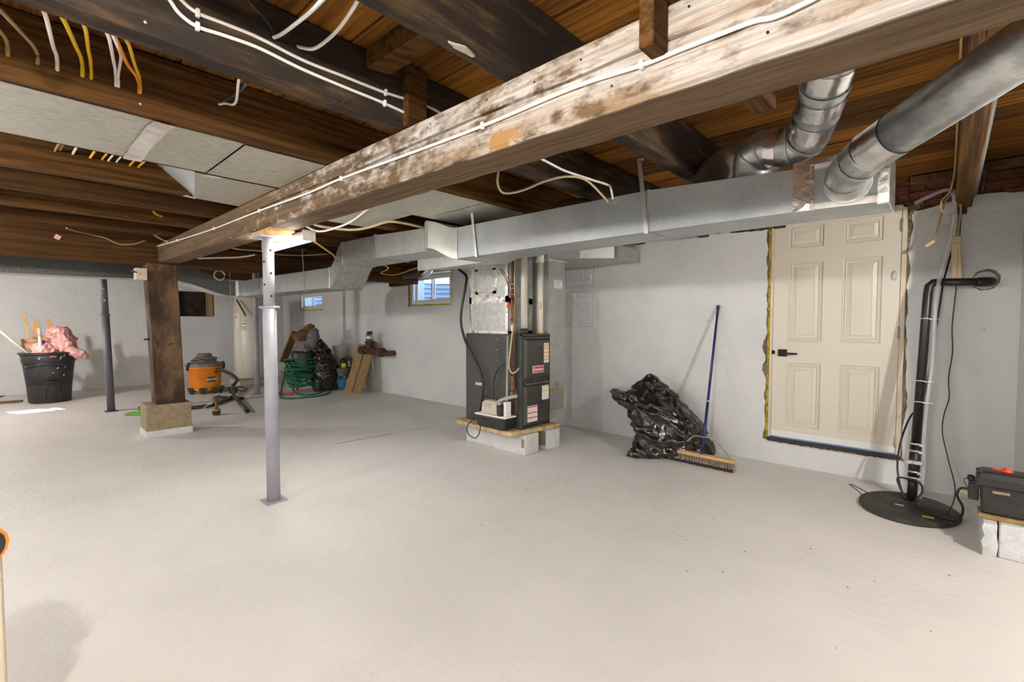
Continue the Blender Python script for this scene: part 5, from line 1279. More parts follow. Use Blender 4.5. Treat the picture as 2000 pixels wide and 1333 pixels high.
MB().lathe((0.128, 3.89, 0.398), [(0.0001, -0.02), (0.014, -0.015), (0.019, 0.0), (0.014, 0.015), (0.0001, 0.02)], 14).build('knob', 'black_plastic', ch)
MB().tube([(0.118, 3.87, 0.335), (0.10, 3.86, 0.375), (0.097, 3.86, 0.393), (0.118, 3.875, 0.396)], 0.0025, 6).build('lead', 'black_rubber', ch)
MB().box(0.1155, 0.1185, 3.885, 3.893, 0.330, 0.336).build('green_light', 'led_green', ch)
MB().box(0.1155, 0.1185, 3.868, 3.876, 0.338, 0.345).build('red_light', 'red_plastic', ch)
MB().bar((0.118, 3.90, 0.30), (0.085, 3.92, 0.30), 0.01, 0.012).build('cream_plug', 'beige_plastic', ch)

# ------------------------------------------------------------------ trash can and what sticks out of it
TC = (-11.02, 0.52)
tcn = thing('trash_can', 'big black plastic trash can full of debris at the left', 'trash can', (TC[0], TC[1], 0))
MB().lathe((*TC, 0), [(0.0001, 0.004), (0.25, 0.004), (0.262, 0.02), (0.300, 0.60), (0.318, 0.655), (0.330, 0.68), (0.342, 0.80), (0.338, 0.805), (0.325, 0.80), (0.312, 0.60), (0.28, 0.30), (0.0001, 0.29)], 40, cap=False).build('can_body', 'can_plastic', tcn)
MB().lathe((*TC, 0), [(0.340, 0.80), (0.362, 0.802), (0.366, 0.825), (0.352, 0.838), (0.338, 0.830), (0.336, 0.80)], 40, cap=False).build('rim', 'can_plastic', tcn)
vw = math.atan2(-TC[1], -TC[0])
mb = MB(); vs = []; n = 12
for i in range(n + 1):                       # swooping shoulder on the front
    a = vw - 0.95 + 1.9 * i / n; z = 0.60 + 0.055 * math.sin(math.pi * i / n)
    vs.append((TC[0] + math.cos(a) * 0.318, TC[1] + math.sin(a) * 0.318, z))
mb.tube(vs, 0.022, 8, 2); mb.build('shoulder_ridge', 'can_plastic', tcn)
ar = []
for i in range(15):
    t = i / 14; a = vw + 0.10 + (t - 0.5) * 0.72; z = 0.05 + 0.30 * min(1.0, math.sin(math.pi * t) * 1.5)
    rad = 0.272 + 0.06 * z; ar.append((TC[0] + math.cos(a) * rad, TC[1] + math.sin(a) * rad, z))
MB().tube(ar, 0.012, 8, 2).build('foot_arch', 'can_plastic', tcn)
mb = MB(); a0 = vw + 0.02
for i in range(6): pass
vs = []
for i in range(5):
    a = vw + 0.02 + 0.24 * i / 4
    vs += [(TC[0] + math.cos(a) * 0.3445, TC[1] + math.sin(a) * 0.3445, 0.757), (TC[0] + math.cos(a) * 0.3455, TC[1] + math.sin(a) * 0.3455, 0.785)]
mb.add(vs, [(2 * i, 2 * i + 2, 2 * i + 3, 2 * i + 1) for i in range(4)]); mb.build('red_badge', 'pink_cord', tcn, fix=False)
mb = MB(); rr = random.Random(31)
for (da, z, l) in ((0.40, 0.72, 0.05), (0.53, 0.76, 0.035), (0.30, 0.56, 0.03), (0.62, 0.57, 0.03), (0.55, 0.45, 0.012), (-0.35, 0.73, 0.03), (0.12, 0.5, 0.01)):
    a = vw + da; r = 0.345 if z > 0.66 else 0.302 + 0.02 * z
    mb.bar((TC[0] + math.cos(a) * r, TC[1] + math.sin(a) * r, z), (TC[0] + math.cos(a + 0.06) * r, TC[1] + math.sin(a + 0.06) * r, z + l), 0.008, 0.004, (math.cos(a), math.sin(a), 0))
mb.build('paint_splash', 'white_print', tcn)
pk = thing('pink_plastic_sheet', 'crumpled pink plastic sheet spilling out of the trash can', 'plastic sheet', (-10.95, 0.68, 0.8))
crumple('sheet_hump', 'pink_plastic', [(-11.05, 0.68, 0.70, 0.20, 0.14), (-11.05, 0.68, 0.85, 0.22, 0.17), (-11.06, 0.68, 1.0, 0.20, 0.15), (-11.06, 0.665, 1.14, 0.15, 0.12), (-11.06, 0.64, 1.24, 0.08, 0.07), (-11.06, 0.63, 1.27, 0.01, 0.01)], 72, 0.13, 4, pk)
crumple('sheet_fold', 'pink_plastic', [(-10.87, 0.48, 0.74, 0.13, 0.12), (-10.88, 0.48, 0.86, 0.14, 0.13), (-10.89, 0.46, 0.97, 0.10, 0.09), (-10.90, 0.45, 1.03, 0.02, 0.02)], 56, 0.10, 9, pk)
crumple('sheet_tail', 'pink_plastic', [(-10.83, 0.98, 0.70, 0.03, 0.02), (-10.82, 0.90, 0.76, 0.07, 0.10), (-10.83, 0.82, 0.84, 0.10, 0.12), (-10.88, 0.74, 0.90, 0.09, 0.09), (-10.9, 0.72, 0.94, 0.02, 0.02)], 44, 0.06, 2, pk)
kp = thing('paper_wad', 'crumpled brown kraft paper in the trash can behind the pink sheet', 'paper', (-11.1, 0.4, 0.8))
crumple('paper_ball', 'kraft_paper', [(-11.05, 0.46, 0.66, 0.18, 0.15), (-11.06, 0.45, 0.86, 0.22, 0.19), (-11.08, 0.44, 0.98, 0.20, 0.18), (-11.10, 0.46, 1.06, 0.12, 0.12), (-11.12, 0.48, 1.1, 0.02, 0.02)], 48, 0.09, 12, kp)
for (lab, p, q, w, h, m) in (('tall thin yellow wood strip in the trash can, leftmost', (-11.10, 0.36, 0.5), (-11.17, 0.255, 1.50), 0.035, 0.045, 'pine'),
                             ('wide short yellow wood board in the trash can', (-11.18, 0.44, 0.5), (-11.20, 0.385, 1.335), 0.095, 0.02, 'pine'),
                             ('yellow wood slat in the trash can nearest the pink sheet', (-11.18, 0.66, 0.5), (-11.20, 0.545, 1.385), 0.062, 0.02, 'pine'),
                             ('dark brown stick in the trash can, at its left rim', (-10.98, 0.30, 0.5), (-11.00, 0.225, 1.06), 0.045, 0.04, 'foam_brown')):
    o = MB().bar(p, q, w, h, (1, 0, 0)).build('wood_strip' if m == 'pine' else 'stick', m, None, bevel=0.003)
    tag(o, lab, 'wood strip' if m == 'pine' else 'stick', 'scrap wood in the trash can')
tag(MB().tube([(-10.84, 0.44, 0.62), (-10.97, -0.28, 1.52)], 0.019, 12).build('pole', 'batten_white', None), 'long pale pole leaning out of the trash can to the left', 'pole')
wt = thing('white_tube', 'short upright white tube at the front of the trash can', 'tube', (-10.77, 0.42, 0.8))
MB().tube([(-10.77, 0.425, 0.60), (-10.77, 0.415, 1.10)], 0.022, 12).build('tube_body', 'batten_white', wt)
MB().tube([(-10.77, 0.415, 1.10), (-10.77, 0.410, 1.23)], 0.024, 12).build('tube_tip', 'paper_grey', wt)
dpn = MB().loft([[(-10.86, 0.27, 0.86), (-10.80, 0.42, 0.84), (-10.80, 0.42, 0.86), (-10.86, 0.27, 0.88)], [(-10.92, 0.34, 1.0), (-10.90, 0.44, 1.02), (-10.90, 0.44, 1.04), (-10.92, 0.34, 1.02)]])
tag(dpn.build('dustpan', 'bucket_grey', None), 'grey dustpan blade in the trash can beside the white tube', 'dustpan')
tag(MB().bar((-10.80, 0.485, 0.88), (-10.83, 0.43, 1.03), 0.07, 0.012, (1, 0, 0)).build('purple_wrapper', 'purple_print', None, bevel=0.004), 'purple plastic wrapper beside the pink sheet in the trash can', 'wrapper')
fw = thing('floor_board', 'weathered board lying on the floor left of the trash can', 'board', (-11.5, -0.2, 0))
MB().bar((-11.30, 0.20, 0.015), (-11.55, -1.2, 0.015), 0.14, 0.028).build('board', 'post_wood', fw, bevel=0.003)
tag(MB().prism([(-11.42, -0.62, 0.16), (-11.45, 0.02, 0.11), (-11.50, -0.18, 0.032), (-11.50, -0.62, 0.032)], (-0.05, 0, 0)).build('scrap_offcut', 'post_wood', None), 'dark pointed timber offcut resting on the floor board', 'offcut')

# ------------------------------------------------------------------ shop vacuum, hose, wand, drill
VC = (-10.28, 2.58)
va = thing('shop_vacuum', 'orange shop vacuum with grey lid behind the wooden post', 'vacuum', (VC[0], VC[1], 0))
MB().lathe((*VC, 0), [(0.0001, 0.06), (0.235, 0.06), (0.25, 0.09), (0.272, 0.42), (0.284, 0.425), (0.286, 0.47), (0.30, 0.475), (0.302, 0.51), (0.0001, 0.51)], 40, cap=False).build('drum', 'orange_plastic', va)
MB().lathe((*VC, 0), [(0.304, 0.505), (0.312, 0.515), (0.306, 0.545), (0.26, 0.575), (0.20, 0.585), (0.19, 0.63), (0.15, 0.68), (0.08, 0.70), (0.0001, 0.70)], 36, cap=False).build('lid', 'vac_grey', va)
MB().lathe((VC[0], VC[1], 0.70), [(0.12, -0.02), (0.13, 0.0), (0.10, 0.045), (0.0001, 0.05)], 24, cap=False).build('motor_cap', 'vac_grey', va)
va_ang = math.atan2(-VC[1], -VC[0])
vpt = lambda da, r, z: (VC[0] + math.cos(va_ang + da) * r, VC[1] + math.sin(va_ang + da) * r, z)
MB().tube([vpt(-0.9, 0.2, 0.63), vpt(-0.4, 0.22, 0.67), vpt(0.3, 0.2, 0.66), vpt(0.9, 0.22, 0.66), vpt(1.2, 0.2, 0.65)], 0.022, 8, 4).tube([vpt(-1.2, 0.22, 0.62), vpt(-0.6, 0.25, 0.66), vpt(0, 0.24, 0.60)], 0.018, 8, 4).build('wrapped_cord', 'vac_grey', va)
for da in (-0.95, 1.35):
    MB().tube([vpt(da, 0.29, 0.585), vpt(da, 0.318, 0.54), vpt(da - 0.08, 0.315, 0.45)], 0.02, 8, 3).build('latch', 'black_plastic', va)
MB().lathe(vpt(0.72, 0.26, 0.43), [(0.04, -0.02), (0.045, 0.02), (0.03, 0.03)], 14, axis='x').build('hose_port', 'black_plastic', va)
for da in (-0.15, 0.62, 1.4, -1.0, 2.4, -2.4):
    p = vpt(da, 0.25, 0.0)
    MB().lathe((p[0], p[1], 0.045), [(0.02, -0.02), (0.045, -0.018), (0.045, 0.018), (0.02, 0.02)], 14, axis='x').box(p[0] - 0.05, p[0] + 0.05, p[1] - 0.055, p[1] + 0.055, 0.06, 0.12).build('caster', 'vac_hose', va)
bg_a = 0.40
vs = []; vs2 = []
for i in range(7):
    a = bg_a - 0.27 + 0.54 * i / 6
    vs += [vpt(a, 0.2665, 0.225), vpt(a, 0.2735, 0.315)]
bdg = MB().add(vs, [(2 * i, 2 * i + 2, 2 * i + 3, 2 * i + 1) for i in range(6)]).build('brand_plate', 'black_print', va, fix=False)
tx = vpt(bg_a, 0.276, 0.27)
text('plate_lettering', 'RIDGID', 0.058, tx, (math.pi / 2 - 0.07, 0, va_ang + bg_a + math.pi / 2), 'white_print', bdg, 0.0005, 0.0012, 0.9)
hz = [vpt(0.72, 0.27, 0.43), vpt(0.80, 0.36, 0.43), vpt(0.92, 0.50, 0.36), vpt(0.95, 0.62, 0.25), (-9.895, 2.937, 0.120), (-9.199, 2.735, 0.050), (-8.924, 2.567, 0.028), (-8.589, 2.322, 0.028), (-8.417, 2.101, 0.028), (-8.425, 1.914, 0.028), (-8.511, 1.662, 0.028)]
MB().tube(hz, 0.03, 12, 6).build('hose', 'vac_hose', va)
cable('vacuum_cable', 'thin black power cord lying on the floor right of the vacuum', [(-9.950, 2.736, 0.010), (-10.707, 3.084, 0.010), (-9.960, 3.087, 0.010), (-10.173, 3.274, 0.010), (-10.600, 3.287, 0.010), (-10.419, 3.046, 0.010), (-10.177, 2.886, 0.010)], 0.010, 'black_rubber', 'cord')
tag(MB().box(-9.90, -9.76, 2.86, 2.98, 0.0, 0.09).build('power_brick', 'black_plastic', None, bevel=0.01), 'small black plug block on the floor beside the vacuum', 'plug')
fn = thing('floor_nozzle', 'black vacuum floor nozzle lying behind the wand', 'nozzle', (-9.219, 2.757, 0.000))
a_, b_ = Vector((-9.172, 2.544, 0.030)), Vector((-8.785, 2.752, 0.030))
MB().bar(a_, b_, 0.10, 0.05).build('nozzle_body', 'black_plastic', fn, bevel=0.015)
wd = thing('vacuum_wand', 'dark grey vacuum wand end lying on the floor', 'wand', (-8.389, 2.596, 0.000))
w0, w1 = Vector((-8.992, 2.681, 0.060)), Vector((-7.493, 2.405, 0.032))
MB().tube([w0, w0.lerp(w1, 0.55)], 0.028, 14).tube([w0.lerp(w1, 0.5), w0.lerp(w1, 0.56)], 0.035, 14).tube([w0.lerp(w1, 0.55), w1], [0.03, 0.034], 14).build('wand_tube', 'vac_hose', wd)
MB().tube([w1 + (w1 - w0).normalized() * 0.001, w1 + (w1 - w0).normalized() * 0.002], 0.026, 14).build('bore', 'hole_black', wd)
dr = thing('cordless_drill', 'brown and orange cordless drill standing on the floor by the vacuum hose', 'drill', (-7.665, 2.050, 0.000))
D0 = Vector((-7.660, 2.055, 0.000)); ax = Vector((0.75, -0.66, 0)).normalized()
MB().bar(D0 + Vector((0, 0, 0.035)) - ax * 0.05, D0 + Vector((0, 0, 0.035)) + ax * 0.05, 0.075, 0.06).build('battery', 'black_plastic', dr, bevel=0.01)
MB().bar(D0 + Vector((0, 0, 0.072)) - ax * 0.055, D0 + Vector((0, 0, 0.072)) + ax * 0.05, 0.08, 0.016).build('foot', 'orange_plastic', dr, bevel=0.005)
MB().tube([D0 + Vector((0, 0, 0.075)), D0 + Vector((0, 0, 0.14)) - ax * 0.004, D0 + Vector((0, 0, 0.21)) - ax * 0.012], [0.022, 0.02, 0.026], 12).build('grip', 'tool_brown', dr)
hb = D0 + Vector((0, 0, 0.24))
MB().tube([hb - ax * 0.09, hb - ax * 0.085, hb + ax * 0.05, hb + ax * 0.06], [0.026, 0.036, 0.034, 0.028], 16).build('motor_housing', 'tool_brown', dr)
MB().tube([hb + ax * 0.06, hb + ax * 0.10], [0.026, 0.02], 14).build('chuck', 'bucket_grey', dr)
MB().tube([(-8.196, 2.011, 0.020), (-8.348, 2.118, 0.050), (-8.106, 2.117, 0.110)], 0.010, 8, 4).build('strap', 'paper_grey', dr)
gt = thing('green_level', 'bright green tool lying on the floor left of the concrete block', 'tool', (-8.528, 1.253, 0.000))
MB().prism([(-8.535, 1.145, 0.000), (-8.673, 1.275, 0.000), (-8.603, 1.288, 0.000), (-8.413, 1.411, 0.000), (-8.229, 1.379, 0.000), (-8.434, 1.239, 0.000)], (0, 0, 0.035)).build('tool_body', 'lime_green', gt, bevel=0.006)
g2 = thing('green_grip', 'small dark green grip on the floor behind the concrete block', 'tool', (-9.047, 1.431, 0.000))
MB().bar((-8.894, 1.370, 0.035), (-8.757, 1.439, 0.035), 0.05, 0.06).build('grip', 'lime_green', g2, bevel=0.008)
for pa_, pb_ in (((-8.876, 1.379, 0.036), (-8.860, 1.389, 0.036)), ((-8.832, 1.403, 0.036), (-8.815, 1.412, 0.036)), ((-8.788, 1.426, 0.036), (-8.771, 1.436, 0.036))): MB().bar(pa_, pb_, 0.054, 0.064).build('grip_band', 'black_plastic', g2)

# ------------------------------------------------------------------ water heater
WH = (-11.20, 3.70)
wh = thing('water_heater', 'tall white water heater standing on a wooden pad', 'water heater', (WH[0], WH[1], 0.13))
MB().lathe((*WH, 0), [(0.0001, 0.135), (0.315, 0.135), (0.325, 0.15), (0.325, 1.88), (0.27, 1.90), (0.0001, 1.90)], 44, cap=False).build('tank', 'heater_white', wh)
wa = math.atan2(-WH[1], -WH[0])
def on_tank(da, w, z0, z1, r, m, name, parent, th=0.006):
    vs = []; n = 6
    for i in range(n + 1):
        a = wa + da - w / 2 + w * i / n
        vs += [(WH[0] + math.cos(a) * r, WH[1] + math.sin(a) * r, z0), (WH[0] + math.cos(a) * r, WH[1] + math.sin(a) * r, z1)]
    return MB().add(vs, [(2 * i, 2 * i + 2, 2 * i + 3, 2 * i + 1) for i in range(n)], True).build(name, m, parent, fix=False)
on_tank(-0.85, 0.42, 1.18, 1.52, 0.333, 'heater_white', 'access_cover', wh)
on_tank(-0.72, 0.36, 0.28, 0.62, 0.333, 'heater_white', 'access_cover', wh)
lb = on_tank(-0.36, 0.34, 1.26, 1.36, 0.3275, 'white_print', 'warning_label', wh)
on_tank(-0.36, 0.34, 1.345, 1.36, 0.3285, 'red_print', 'printed_band', lb)
on_tank(-0.42, 0.10, 1.29, 1.315, 0.3285, 'black_print', 'printed_text', lb)
on_tank(-0.28, 0.10, 1.29, 1.315, 0.3285, 'black_print', 'printed_text', lb)
on_tank(-0.38, 0.30, 1.16, 1.25, 0.3275, 'paper_grey', 'rating_label', wh)
on_tank(-0.95, 0.15, 1.42, 1.455, 0.3345, 'red_print', 'brand_mark', wh)
MB().tube([(-10.96, 3.36, 1.80), (-10.86, 3.42, 1.62), (-10.79, 3.47, 1.47)], 0.017, 10, 3).build('relief_pipe', 'iron_rust', wh)
tag(MB().box(-11.62, -10.78, 3.30, 4.14, 0.105, 0.135).build('heater_board', 'plywood', None, bevel=0.003), 'wooden board under the white water heater', 'board')
tag(MB().box(-11.58, -10.84, 3.36, 4.10, 0.0, 0.104).build('heater_pad', 'painted_block', None, bevel=0.006), 'grey painted concrete pad below the water heater board', 'pad')

# ------------------------------------------------------------------ hose cart, bag, buckets, lumber
hc = thing('hose_cart', 'red hose cart wound with a green garden hose', 'hose cart', (-9.2, 3.95, 0))
MB().tube([(-9.298, 3.506, 0.050), (-9.099, 3.430, 0.020), (-8.774, 3.476, 0.020), (-8.748, 3.584, 0.020)], 0.02, 10, 3).build('foot_frame', 'cart_red', hc)
MB().tube([(-9.08, 3.80, 0.02), (-9.08, 3.80, 0.30)], 0.022, 10).build('upright', 'cart_red', hc)
MB().tube([(-9.40, 3.70, 0.30), (-9.10, 3.88, 0.26), (-8.95, 4.10, 0.24)], 0.022, 10, 3).build('axle_frame', 'cart_red', hc)
MB().tube([(-9.62, 3.72, 0.34), (-9.35, 3.76, 0.28)], 0.022, 10).build('side_rail', 'cart_red', hc)
for dy in (0.0, 0.24):
    o = MB().tube([(-9.18 + dy * 0.5, 3.86 + dy, 0.22), (-9.18 + dy * 0.5, 3.86 + dy, 1.06)], 0.014, 10)
    o.build('handle_tube', 'zinc', hc)
MB().lathe((-9.18, 3.98, 0.52), [(0.20, -0.24), (0.24, -0.20), (0.22, 0.0), (0.24, 0.22), (0.20, 0.26)], 24, sx=0.8).build('reel_drum', 'black_plastic', hc)
MB().lathe((-8.86, 4.06, 0.10), [(0.03, -0.03), (0.10, -0.028), (0.10, 0.028), (0.03, 0.03)], 20, axis='y').build('wheel', 'vac_hose', hc)
hp = []; rr = random.Random(40)
for k in range(22 * 14):
    a = 2 * math.pi * k / 14; lp = k / 14
    tilt = 0.10 * math.sin(lp * 1.7) ; rad = 0.30 + 0.06 * math.sin(lp * 2.3)
    z = 0.66 - 0.021 * lp + tilt * math.cos(a + lp * 0.4) - 0.10 * (0.5 + 0.5 * math.cos(a - vw))
    hp.append((-9.16 + math.cos(a) * rad * 0.75, 3.97 + math.sin(a) * rad, max(0.05, z)))
MB().tube(hp, 0.0155, 7, 2).build('wound_hose', 'hose_green', hc)
tl = [(-9.02, 3.72, 0.42), (-9.05, 3.68, 0.22), (-8.95, 3.68, 0.05), (-8.547, 3.655, 0.014), (-8.458, 3.821, 0.014), (-8.644, 4.082, 0.014), (-8.832, 4.091, 0.014)]
MB().tube(tl, 0.016, 7, 6).build('hose_tail', 'hose_green', hc)
tl = [(-9.3, 3.66, 0.40), (-9.32, 3.62, 0.15), (-8.833, 3.391, 0.014), (-8.445, 3.276, 0.014), (-8.267, 3.403, 0.014), (-8.206, 3.689, 0.014), (-8.261, 3.920, 0.014), (-8.537, 4.181, 0.014)]
MB().tube(tl, 0.016, 7, 6).build('hose_tail', 'hose_green', hc)
tag(MB().bar((-9.55, 3.72, 0.55), (-9.42, 3.92, 1.15), 0.16, 0.035, (1, 0.4, 0)).build('yellow_board', 'cardboard', None, bevel=0.004), 'brown folded cardboard strip leaning at the left of the hose cart', 'cardboard')
cj = thing('draped_jacket', 'brown and grey work jacket draped over the hose cart handle', 'jacket', (-9.1, 4.05, 1.1))
crumple('jacket_body', 'cardboard', [(-9.2, 3.90, 0.98, 0.10, 0.10), (-9.2, 3.92, 1.06, 0.14, 0.13), (-9.19, 3.98, 1.13, 0.13, 0.15), (-9.17, 4.06, 1.19, 0.09, 0.10), (-9.16, 4.10, 1.28, 0.05, 0.06), (-9.16, 4.10, 1.31, 0.01, 0.01)], 30, 0.05, 14, cj)
crumple('jacket_lining', 'grey_cloth', [(-9.08, 4.10, 0.80, 0.04, 0.05), (-9.08, 4.10, 0.92, 0.08, 0.10), (-9.07, 4.10, 1.05, 0.10, 0.12), (-9.09, 4.11, 1.16, 0.09, 0.10), (-9.10, 4.12, 1.22, 0.03, 0.04)], 30, 0.04, 15, cj)
crumple('jacket_tail', 'grey_cloth', [(-9.16, 3.96, 0.66, 0.10, 0.10), (-9.15, 3.96, 0.80, 0.13, 0.14), (-9.15, 3.97, 0.95, 0.10, 0.10), (-9.15, 3.97, 1.0, 0.02, 0.02)], 28, 0.05, 16, cj)
b2 = thing('rubbish_bag', 'tall pointed black rubbish bag behind the green garden hose', 'rubbish bag', (-8.95, 4.25, 0))
crumple('bag_body', 'bag_plastic', [(-8.93, 4.28, 0.003, 0.14, 0.17), (-8.93, 4.28, 0.06, 0.19, 0.23), (-8.94, 4.28, 0.22, 0.20, 0.25), (-8.95, 4.28, 0.42, 0.19, 0.23), (-8.96, 4.27, 0.6, 0.16, 0.19), (-8.96, 4.25, 0.76, 0.11, 0.13), (-8.96, 4.23, 0.90, 0.06, 0.06), (-8.96, 4.21, 1.01, 0.015, 0.015)], 64, 0.08, 21, b2)
def bucket(label, c, r0, r1, h, m, z0=0.0, band=None, grp=None):
    t = thing('bucket', label, 'bucket', (c[0], c[1], z0), grp)
    MB().lathe((c[0], c[1], z0), [(0.0001, 0.002), (r0, 0.002), (r1, h - 0.06), (r1 + 0.008, h - 0.055), (r1 + 0.008, h - 0.02), (r1 + 0.014, h - 0.016), (r1 + 0.014, h), (0.0001, h)], 32, cap=False).build('pail', m, t)
    return t
bk = bucket('grey bucket with blue and yellow label between hose and lumber', (-8.86, 4.56), 0.13, 0.148, 0.42, 'bucket_grey')
wa2 = math.atan2(-4.56, 8.86)
def on_b(c, da, w, z0, z1, r0, r1, m, name, parent):
    vs = []; n = 10; base = math.atan2(-c[1], -c[0])
    for i in range(n + 1):
        a = base + da - w / 2 + w * i / n
        vs += [(c[0] + math.cos(a) * r0, c[1] + math.sin(a) * r0, z0), (c[0] + math.cos(a) * r1, c[1] + math.sin(a) * r1, z1)]
    return MB().add(vs, [(2 * i, 2 * i + 2, 2 * i + 3, 2 * i + 1) for i in range(n)], True).build(name, m, parent, fix=False)
BC = (-8.86, 4.56)
l0 = on_b(BC, 0, 3.0, 0.06, 0.30, 0.1355, 0.1465, 'blue_print', 'label', bk)
on_b(BC, 0, 3.0, 0.215, 0.275, 0.1440, 0.1468, 'black_print', 'label_band', l0)
on_b(BC, -0.65, 0.7, 0.225, 0.268, 0.1450, 0.1472, 'yellow_print', 'label_text', l0)
on_b(BC, 0.55, 0.5, 0.230, 0.262, 0.1450, 0.1472, 'yellow_print', 'label_text', l0)
on_b(BC, -0.75, 0.6, 0.15, 0.195, 0.1412, 0.1434, 'white_print', 'label_text', l0)
on_b(BC, 0.95, 0.35, 0.10, 0.20, 0.1390, 0.1436, 'paper_grey', 'label_text', l0)
cn = thing('adhesive_can', 'small black and yellow can standing on the blue labelled bucket', 'can', (-8.80, 4.60, 0.42))
MB().lathe((-8.80, 4.60, 0.42), [(0.0001, 0.001), (0.066, 0.001), (0.066, 0.17), (0.06, 0.175), (0.055, 0.19), (0.0001, 0.19)], 24, cap=False).build('can_body', 'black_print', cn)
on_b((-8.80, 4.60), -0.1, 1.5, 0.435, 0.52, 0.0668, 0.0668, 'yellow_print', 'label', cn)
b3 = bucket('white bucket behind the black rubbish bag', (-9.10, 4.68), 0.12, 0.145, 0.86 - 0.44, 'bucket_white', 0.44)
b4 = bucket('lower bucket in the stack behind the black rubbish bag', (-9.10, 4.68), 0.12, 0.145, 0.438, 'bucket_grey')
pt = thing('paint_can', 'paint can with pale label behind the blue labelled bucket', 'can', (-8.98, 4.70, 0.42))
MB().lathe((-8.975, 4.755, 0.0), [(0.0001, 0.38), (0.085, 0.38), (0.085, 0.62), (0.09, 0.63), (0.0001, 0.635)], 24, cap=False).build('can_body', 'foam_brown', pt)
on_b((-8.975, 4.755), 0.1, 1.6, 0.43, 0.55, 0.0858, 0.0858, 'bucket_white', 'label', pt)
tag(MB().box(-9.05, -8.9, 4.68, 4.83, 0.0, 0.379).build('paint_crate', 'hole_black', None), 'black crate under the paint can', 'crate')
def leaning(label, x0, w, th, y0, h, ytop, dx):
    a = [(x0, y0, 0.0), (x0 + w, y0, 0.0), (x0 + w, y0 + th, 0.002), (x0, y0 + th, 0.002)]
    b = [(x0 + dx, ytop, h), (x0 + w + dx, ytop, h), (x0 + w + dx, ytop + th, h - 0.01), (x0 + dx, ytop + th, h - 0.01)]
    o = MB().hexa(a, b).build('timber_board', 'lumber', None, bevel=0.006); tag(o, label, 'board', 'two boards leaning by the cleanout pipe')
leaning('left one of the two thick boards leaning on the wall', -8.53, 0.285, 0.045, 4.45, 0.905, YF - 0.11, -0.06)
leaning('right one of the two boards leaning on the wall, touching the iron pipe', -8.235, 0.27, 0.045, 4.47, 0.965, YF - 0.10, -0.01)
ci = thing('cleanout_pipe', 'rusty cast iron cleanout tee sticking out of the wall', 'pipe', (-7.95, 4.7, 0.75))
CY = 4.70
MB().tube([(-8.32, CY, 0.80), (-7.50, CY, 0.775)], 0.062, 18).build('run', 'iron_rust', ci)
MB().tube([(-8.30, CY, 0.80), (-8.12, CY, 0.795)], 0.08, 18).build('hub', 'iron_rust', ci)
MB().tube([(-7.66, CY, 0.78), (-7.54, CY, 0.777)], 0.085, 18).build('hub', 'iron_rust', ci)
MB().tube([(-7.97, CY, 0.78), (-7.99, CY, 0.97)], 0.075, 18).tube([(-7.985, CY, 0.93), (-7.99, CY, 0.98)], 0.088, 18).build('branch', 'iron_rust', ci)
MB().tube([(-7.99, CY, 0.98), (-7.99, CY, 1.11)], 0.066, 18).build('clean_collar', 'zinc', ci)
MB().tube([(-7.99, CY, 1.10), (-7.99, CY, 1.16)], 0.052, 18).build('plug', 'iron_rust', ci)
MB().tube([(-7.52, CY, 0.777), (-7.47, CY + 0.05, 0.76), (-7.46, YF, 0.76)], 0.045, 14, 3).build('wall_stub', 'iron_rust', ci)
# wooden crate and tool just entering the frame at the lower left
cr = thing('wooden_crate', 'pale wooden crate at the extreme lower left edge', 'crate', (-2.1, -0.22, 0))
MB().box(-2.30, -1.90, -0.42, -0.02, 0.61, 0.635).build('crate_top', 'frame_paint', cr, bevel=0.003)
for (x, y) in ((-2.30, -0.42), (-1.94, -0.42), (-2.30, -0.06), (-1.94, -0.06)): MB().box(x, x + 0.04, y, y + 0.04, 0.0, 0.61).build('crate_post', 'frame_paint', cr, bevel=0.003)
for k in range(4): MB().box(-1.918, -1.90, -0.38, -0.06, 0.04 + k * 0.145, 0.16 + k * 0.145).build('side_board', 'frame_paint', cr, bevel=0.003)
for k in range(4): MB().box(-2.26, -1.94, -0.04, -0.022, 0.04 + k * 0.145, 0.16 + k * 0.145).build('side_board', 'frame_paint', cr, bevel=0.003)
to = thing('power_tool', 'black and orange power tool lying on the wooden crate at the left edge', 'tool', (-2.0, -0.1, 0.635))
MB().tube([(-2.20, -0.12, 0.70), (-2.05, -0.10, 0.70), (-1.93, -0.055, 0.70)], [0.045, 0.055, 0.05], 16, 3).build('motor_housing', 'black_plastic', to)
MB().tube([(-1.96, -0.066, 0.70), (-1.935, -0.058, 0.70)], 0.059, 16).build('orange_ring', 'orange_plastic', to)
MB().box(-2.12, -2.05, -0.14, -0.07, 0.636, 0.66).build('foot', 'orange_plastic', to, bevel=0.006)
MB().tube([(-2.05, -0.09, 0.74), (-2.00, -0.08, 0.79), (-1.94, -0.06, 0.80)], 0.02, 10, 3).build('handle', 'black_plastic', to)

